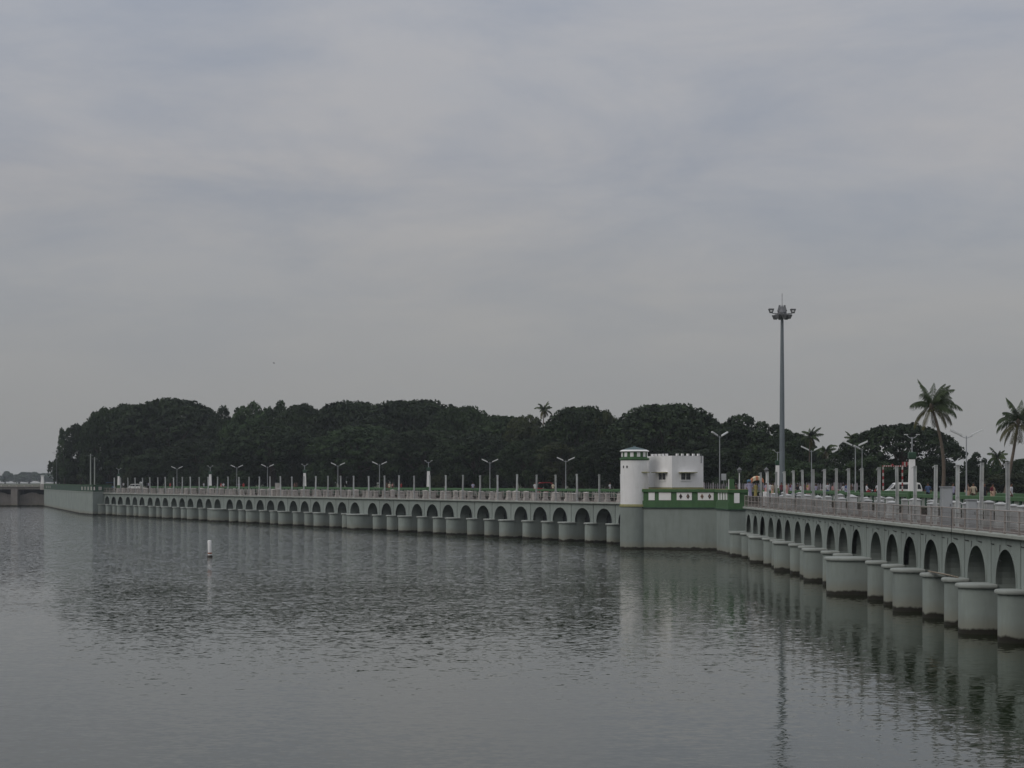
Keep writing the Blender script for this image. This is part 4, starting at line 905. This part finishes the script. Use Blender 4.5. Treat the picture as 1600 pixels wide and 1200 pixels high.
def crown_pts(kind, n, seed):
    """points and normals of leaf clumps on a crown of unit half-width; z from 0 (underside) up"""
    g = np.random.default_rng(seed); lobes = []
    if kind == 'dome':
        for k in range(110):
            a = k*2.39996; r = math.sqrt((k+.5)/110)*.93; z = .70*(max(0,1-r**2.3))**.55*(.97+.06*g.random())-.02
            lobes.append((r*math.cos(a), r*math.sin(a), z, .10+.055*g.random(), .055+.035*g.random()))
        for k in range(30):
            a = g.random()*2*np.pi; r = .4+.5*g.random(); lobes.append((r*math.cos(a), r*math.sin(a), .05+.34*g.random()*(1.1-r), .13, .09))
        for k in range(16):
            a = g.random()*2*np.pi; r = .68+.22*g.random(); lobes.append((r*math.cos(a), r*math.sin(a), -.12+.15*g.random(), .15, .12))
    elif kind == 'round':
        for k in range(36):
            u = g.normal(size=3); u /= np.linalg.norm(u); rr = .62+.22*g.random(); lobes.append((u[0]*rr, u[1]*rr, .85+u[2]*rr*1.0, .20+.12*g.random(), .18+.08*g.random()))
    elif kind == 'tall':
        for k in range(34):
            z = g.random(); r = (.25+.65*math.sin(math.pi*(.12+.8*z)))*g.random()**.5*.9; a = g.random()*2*np.pi
            lobes.append((r*math.cos(a), r*math.sin(a), z*3.0, .22+.1*g.random(), .30+.1*g.random()))
    elif kind == 'ragged':
        for k in range(30):
            a = g.random()*2*np.pi; z = g.random(); r = (.4+.55*math.sin(math.pi*(.1+.75*z)))*g.random()**.4
            lobes.append((r*math.cos(a), r*math.sin(a), z*1.6, .16+.15*g.random(), .13+.1*g.random()))
    else:  # bush
        for k in range(18):
            a = g.random()*2*np.pi; r = math.sqrt(g.random())*.8; lobes.append((r*math.cos(a), r*math.sin(a), .15+.5*g.random()*(1-r*.6), .24, .22))
    lo = np.array(lobes); wgt = lo[:,3]**2; idx = g.choice(len(lo), n, p=wgt/wgt.sum())
    u = g.normal(size=(n,3)); u /= np.linalg.norm(u,axis=1)[:,None]; flip = (u[:,2] < -.2) & (g.random(n) < .6); u[flip,2] *= -1
    rad = (.62+.48*g.random(n)**.6)[:,None]
    R3 = np.stack([lo[idx,3],lo[idx,3],lo[idx,4]],1)
    P = lo[idx,:3] + u*R3*rad; return P, u/np.linalg.norm(u/R3,axis=1)[:,None]*0+u, lo
def trunk_mesh(lo, zscale, w, base_h, seed, m):
    g = random.Random(seed); b = MB(); r0 = .09*w*.5+.18; top = base_h+.18*w
    b.tube([(0,0,-.4),(g.uniform(-.1,.1),0,base_h*.5),(g.uniform(-.3,.3),g.uniform(-.3,.3),base_h),], [r0*1.5,r0,r0*.85], 8)
    for k in g.sample(range(len(lo)), min(12,len(lo))):
        x,y,z = lo[k][0]*w, lo[k][1]*w, base_h+lo[k][2]*zscale
        b.tube([(0,0,base_h-.3),(x*.3,y*.3,base_h+(z-base_h)*.35+.2),(x*.68,y*.68,base_h+(z-base_h)*.72),(x*.95,y*.95,z)], [r0*.55,r0*.36,r0*.2,.04], 5)
    me = b.mesh('trunk', True); me.materials.append(m); return me
PROTO = {}
def proto(kind, variant, leaf, w, ch, base_h, nq, size):
    key = (kind, variant, leaf)
    if key not in PROTO:
        P, U, lo = crown_pts(kind, nq, hash((kind,variant)) % 1000 if False else sum(map(ord,kind))*7+variant*31)
        zmax = (lo[:,2]+lo[:,4]).max(); P2 = P*np.array([w,w,ch/zmax]) + np.array([0,0,base_h]); lo2 = lo.copy()
        cm = np_mesh('crown', leaf_quads(P2, U, size), M[leaf]); tm = trunk_mesh(lo2, ch/zmax, w, base_h, variant+5, M['bark'])
        PROTO[key] = (tm, cm, base_h+ch, w)
    return PROTO[key]
SPEC = {'dome':dict(w=10.0, ch=9.5, base_h=4.0, nq=15000, size=.58), 'round':dict(w=7.0, ch=13.0, base_h=2.0, nq=10500, size=.62),
        'tall':dict(w=4.0, ch=13.0, base_h=2.5, nq=5200, size=.55), 'ragged':dict(w=6.5, ch=11.5, base_h=3.5, nq=5200, size=.6), 'bush':dict(w=4.0, ch=4.0, base_h=.2, nq=2600, size=.5)}
tr = random.Random(5)
def tree(px, py, D, hw_px, kind, leaf, label, group=None, name='tree', cat='tree', z0=Z_LAND, var=None):
    v = tr.randrange(3) if var is None else var; tm, cm, h, w = proto(kind, v, leaf, **SPEC[kind])
    H = py2z(py, D)-z0; W = hw_px/FPX*D; e = empty(name, (px2x(px,D),D,z0-.05), tr.uniform(0,6.28)); e.scale = (W/w, W/w*tr.uniform(.9,1.1), H/h)
    link('trunk', tm, e); link('crown', cm, e); return tag(e, label, cat, group)
G1 = 'big trees of the grove behind the dam'
for a in (
    (101,668,600,14,'tall','leaf_mid','narrow drooping tree at the extreme left end of the grove'),
    (127,660,562,28,'round','leaf_dark','rounded tree second from the left end of the grove'),
    (172,635,545,50,'dome','leaf_dark','flat-shouldered dark tree third from the left end of the grove'),
    (265,622,540,98,'dome','leaf_dark','huge dome-crowned tree at the left of the grove behind the white van'),
    (206,630,552,62,'dome','leaf_dark','dark spreading tree tucked left of the huge dome-crowned tree'),
    (348,634,530,30,'round','leaf_dark','slim rounded tree right of the huge dome-crowned tree'),
    (390,628,520,48,'round','leaf_mid','upright rounded tree with bumpy top right of the slim rounded tree'),
    (431,625,510,24,'tall','leaf_mid','tall narrow tree with rounded tip left of the middle of the grove'),
    (470,630,505,58,'dome','leaf_dark','low domed treetop just right of the tall narrow tree'),
    (548,625,500,88,'dome','leaf_dark','broad flat-domed tree above the third white pillar'),
    (645,623,480,112,'dome','leaf_dark','broadest domed tree in the middle of the grove'),
    (722,633,455,66,'dome','leaf_dark','dark dome-topped tree right of the broadest dome'),
    (785,648,440,66,'dome','leaf_dark','lower sloping tree left of the distant palm top'),
    (822,648,430,38,'round','leaf_olive','olive green treetop below the distant palm'),
    (908,633,400,72,'dome','leaf_dark','domed tree above the lamp nearest the white tower'),
    (950,640,395,28,'ragged','leaf_olive','sparse olive treetop between two domes left of the white tower'),
    (1042,629,385,104,'dome','leaf_dark','wide smooth domed tree rising behind the guard house'),
    (1168,647,370,66,'round','leaf_dark','bushy round tree between the guard house and the high mast'),
    (1143,657,376,44,'dome','leaf_dark','dark domed tree between the guard house and the lamp with the grey box'),
    (1198,658,374,48,'round','leaf_dark','dark rounded tree just left of the high mast'),
    (1240,674,376,40,'dome','leaf_dark','dark domed tree just right of the high mast'),
    (1222,670,365,38,'round','leaf_dark','small ragged tree directly behind the high mast'),
    (1252,678,372,30,'round','leaf_mid','small tree right of the high mast beside a palm'),
    (1408,660,330,98,'dome','leaf_dark','large umbrella tree behind the coconut palm on the right'),
    (1325,690,340,32,'round','leaf_mid','low round tree at the left foot of the large umbrella tree'),
    (1527,706,345,20,'round','leaf_dark','small round tree between the two coconut palms'),
    (1600,716,335,34,'dome','leaf_dark','dark tree at the right edge of the picture')):
    tree(*a, group=G1)
for k, (px, py, D, hw_) in enumerate(((1665,706,340,60),(1745,698,350,70),(1840,704,330,70),(1935,700,345,75),(2040,706,335,75))):
    tree(px, py, D, hw_, 'dome', 'leaf_dark', f'{nth(k+1)} domed tree beyond the right edge of the picture', group=G1)
G2 = 'lower trees in front of the grove'
for a in (
    (425,662,470,92,'dome','leaf_mid','fresh green bushy tree low in front of the grove, left of the third pillar'),
    (565,664,455,90,'dome','leaf_mid','mid green low tree right of the third white pillar'),
    (660,670,440,80,'dome','leaf_dark','low dark tree above the fourth white pillar'),
    (745,676,420,70,'dome','leaf_dark','low dark tree right of the fourth white pillar'),
    (830,682,400,60,'dome','leaf_dark','low dark tree behind the person in white shirt'),
    (880,690,372,42,'ragged','leaf_olive','low olive tree behind the lamp nearest the white tower'),
    (950,684,360,66,'dome','leaf_dark','low dark tree just left of the white tower'),
    (1090,690,350,55,'round','leaf_dark','low dark tree behind the right end of the guard house'),
    (310,684,500,60,'dome','leaf_dark','low dark spreading tree above the second white pillar'),
    (245,700,505,48,'round','leaf_dark','low dark tree behind the white van at far left'),
    (1190,700,340,40,'round','leaf_dark','low dark tree behind the cart canopy'),
    (1292,716,330,40,'round','leaf_dark','low dark tree right of the two palms by the high mast'),
    (1225,706,330,44,'round','leaf_dark','low dark tree directly behind the foot of the high mast'),
    (1270,722,320,48,'round','leaf_mid','low green tree behind the picket fence'),
    (1360,712,315,45,'round','leaf_dark','low dark tree behind the red and white barrier'),
    (1450,712,315,45,'round','leaf_dark','low dark tree behind the white minivan'),
    (1520,735,310,40,'round','leaf_dark','low dark tree behind the two right-hand people'),
    (1580,738,300,42,'round','leaf_olive','low olive tree behind the right-hand palm')):
    tree(*a, group=G2)
ARCHPX = [(800+FPX*(L0+LDIR*u).x/(L0+LDIR*u).y, f'{nth(42-i)} arch left of the white tower') for i, u in enumerate(CL)] + [(1015,'guard house'),(1060,'guard house window'),(1100,'right end of the guard house'),(1128,'lamp with the grey box'),(1150,'bastion end')] + [(800+FPX*(R0+RDIR*u).x/(R0+RDIR*u).y, f'{nth(i+1)} arch of the right wing') for i, u in enumerate(CR)]
USED = set()
def behind(px, lead):
    for _, w_ in sorted(ARCHPX, key=lambda t: abs(t[0]-px)):
        l = f'{lead} {w_}'
        if l not in USED: USED.add(l); return l
for k, px in enumerate(range(205,1260,30)):
    D = 585-(px-200)*.155+tr.uniform(-15,15)
    tree(px, (tr.uniform(648,658) if abs(px-800) > 70 else 668) if px < 1110 else 694, D, tr.uniform(34,46), ('dome','round','dome')[k%3], 'leaf_dark', behind(px, 'dark back-row tree behind the'), 'trees at the back of the grove')
for k, px in enumerate([100,118,136,154,176]+list(range(196,1620,20))):
    D = (640 if px < 130 else 575 if px < 150 else 540 if px < 196 else 500-(px-200)*.142 if px < 1120 else 325)+tr.uniform(-8,8)
    tree(px+tr.uniform(-8,8), tr.uniform(706,738), D+12*(k%3), tr.uniform(20,30), 'bush', ('leaf_dark','leaf_mid','leaf_olive','leaf_dark')[k%4], behind(px, ('dark','green','olive','dark')[k%4]+' shrub under the trees behind the') if px > 190 else nth(k+1)+' shrub from the left end at the foot of the grove', 'shrubs under the grove', 'shrub', 'shrub')
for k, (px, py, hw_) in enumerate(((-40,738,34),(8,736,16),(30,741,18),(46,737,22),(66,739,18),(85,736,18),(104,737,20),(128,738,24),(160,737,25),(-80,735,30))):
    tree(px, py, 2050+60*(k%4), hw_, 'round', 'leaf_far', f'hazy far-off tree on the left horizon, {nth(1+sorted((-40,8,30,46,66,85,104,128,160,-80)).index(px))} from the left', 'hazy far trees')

# coconut palms
def frond(b, az, el, Ln, droop, seed, w=.55):
    g = random.Random(seed); n = 15; pts = []; p = Vector((0,0,0)); e_ = el
    d = Vector((math.cos(az),math.sin(az),0)); sdir = Vector((-math.sin(az),math.cos(az),0))
    for i in range(n+1):
        pts.append(p.copy()); p = p + (d*math.cos(e_)+Vector((0,0,1))*math.sin(e_))*(Ln/n); e_ -= 1.25*droop/n*(.5+1.1*i/n)
    b.tube(pts, [.05*(1-.85*i/n)+.006 for i in range(n+1)], 4)
    for i in range(2, n+1):
        for sub in (0,.5):
            if i == n and sub: continue
            t = (i+sub)/n; base = pts[i].lerp(pts[min(i+1,n)], sub); fwd = (pts[min(i+1,n)]-pts[i-1]).normalized()
            ll = w*1.7*math.sin(math.pi*min(1,.12+.86*t))**.7*g.uniform(.8,1.1)
            for s in (-1,1):
                tip = base + (sdir*s*.55+fwd*.5+Vector((0,0,-.70-.4*g.random())))*ll*1.15; mid = base.lerp(tip,.45)+Vector((0,0,.05*ll)); wd = fwd*.055*(Ln/3.4)**.5
                b.add([base-wd*.4, base+wd*.4, mid+wd, mid-wd, tip], [(0,1,2,3),(3,2,4)])
def palm(px, py, D, base_px, fl_px, label, seed, lean=0, nf=22, z0=Z_LAND, special=None):
    g = random.Random(seed); x, x0 = px2x(px,D), px2x(base_px,D); H = py2z(py,D)-z0; Ln = fl_px/FPX*D
    e = empty('palm_tree', (x0,D,z0-.05)); tag(e, label, 'palm tree')
    dx = x-x0; cv = [(dx*(t**1.6)+ lean*math.sin(math.pi*t), .25*math.sin(2.2*t), H*t) for t in np.linspace(0,1,14)]
    sc = max(.8, Ln/3.4); b = MB(); rad = [(.24-.10*t+.12*max(0,1-t*7)+ (.012 if i % 2 else 0))*sc*.85 for i, t in enumerate(np.linspace(0,1,14))]
    b.tube(cv, rad, 10); b.ball((dx,cv[-1][1],H), (.26*sc,.26*sc,.4*sc), 10, 6); b.build('trunk', M['palmbark'], e, True)
    if special is None:
        fr = []
        for k in range(nf):
            t = k/(nf-1); fr.append((k*2.39996+g.uniform(-.4,.4), 1.4-(t**1.2)*2.1+g.uniform(-.25,.25), g.uniform(.7,1.1)*(.8 if t < .15 else 1), .6+1.1*g.random()+(.4 if t > .6 else 0)))
    else: fr = [(az+g.uniform(-.12,.12), R(el), l/50, dr) for az, el, l, dr in special]
    for k, (az, el_, l, dr) in enumerate(fr):
        b = MB(); frond(b, az, el_, Ln*l, dr, seed*100+k, w=.26*Ln/1.9)
        b.build('frond', M['frondold'] if el_ < -.1 else M['frond'], e, loc=(dx,cv[-1][1],H+.1))
    b = MB()
    for k in range(7): a = g.random()*6.28; b.ball((.3*sc*math.cos(a),.3*sc*math.sin(a),-.25-.3*g.random()), .13*sc, 8, 5)
    b.build('coconut_bunch', M['frondold'], e, loc=(dx,cv[-1][1],H-.1))
FR1 = [(.3,75,40,.7),(1.2,80,42,.8),(2.2,80,40,.9),(0,62,44,1.0),(.5,50,45,1.2),(-.4,68,42,.8),(2.9,72,44,.35),(3.3,28,37,1.1),(3.0,40,26,1.2),(.1,22,50,1.1),(-.2,8,44,1.2),(.3,-12,46,1.0),(-.6,-32,40,.8),
       (3.0,-28,44,.9),(3.6,-48,40,.6),(1.0,-52,34,.5),(-1.0,12,42,1.1),(-1.5,42,42,1.1),(1.6,25,42,1.1),(4.2,50,42,1.0),(.8,38,46,1.2),(-.9,58,42,1.0),(.1,44,40,1.4),(1.9,58,40,1.1)]
FR2 = [(2.6,72,42,.4),(2.2,80,42,.8),(1.2,78,42,.8),(3.2,32,42,1.5),(3.0,8,42,1.3),(3.4,-20,46,.9),(2.8,-42,46,.7),(.2,60,42,1.0),(-.3,40,46,1.1),(.1,15,46,1.2),(.4,-15,44,1.0),(-.8,-40,42,.7),(1.5,40,42,1.0),(-1.4,30,42,1.1),(4.4,55,40,1.0),(.9,62,42,.9),(3.9,-50,40,.5),(1.2,-55,36,.5),(-.5,70,40,.7),(3.1,55,30,1.0)]
palm(1456,634,262,1472,53,'coconut palm standing tall with leaning trunk right of the big white pillar',3,lean=.55,special=FR1)
palm(1592,658,250,1570,50,'coconut palm at the right edge with curved trunk',8,lean=.35,special=FR2)
palm(850,641,452,846,17,'distant palm top poking above the grove left of the tower',11,nf=20)
palm(1266,683,365,1264,24,'palm right of the high mast, taller of the pair',12,nf=20)
palm(1291,706,360,1292,22,'palm right of the high mast, shorter of the pair',13,nf=20)
palm(1331,685,368,1330,16,'small palm top peeking over the left edge of the umbrella tree',14,nf=18)
palm(1559,717,345,1560,24,'grey-green fan-like palm between the coconut palms',15,nf=20)

# ------------------------------------------------------------------ haze
b = MB(); b.box(-2700,2700,-260,3400,-4,34); hz = b.build('haze', []); tag(hz, 'thin pale haze over the whole reservoir', kind='stuff')
hmz = bpy.data.materials.new('haze'); hmz.use_nodes = True; nt = hmz.node_tree; nt.nodes.clear()
o_ = nt.nodes.new('ShaderNodeOutputMaterial'); pv = nt.nodes.new('ShaderNodeVolumePrincipled'); pv.inputs['Color'].default_value = (.80,.86,.92,1); pv.inputs['Density'].default_value = .00011; pv.inputs['Anisotropy'].default_value = 0.0
nt.links.new(pv.outputs[0], o_.inputs['Volume']); hz.data.materials.append(hmz)
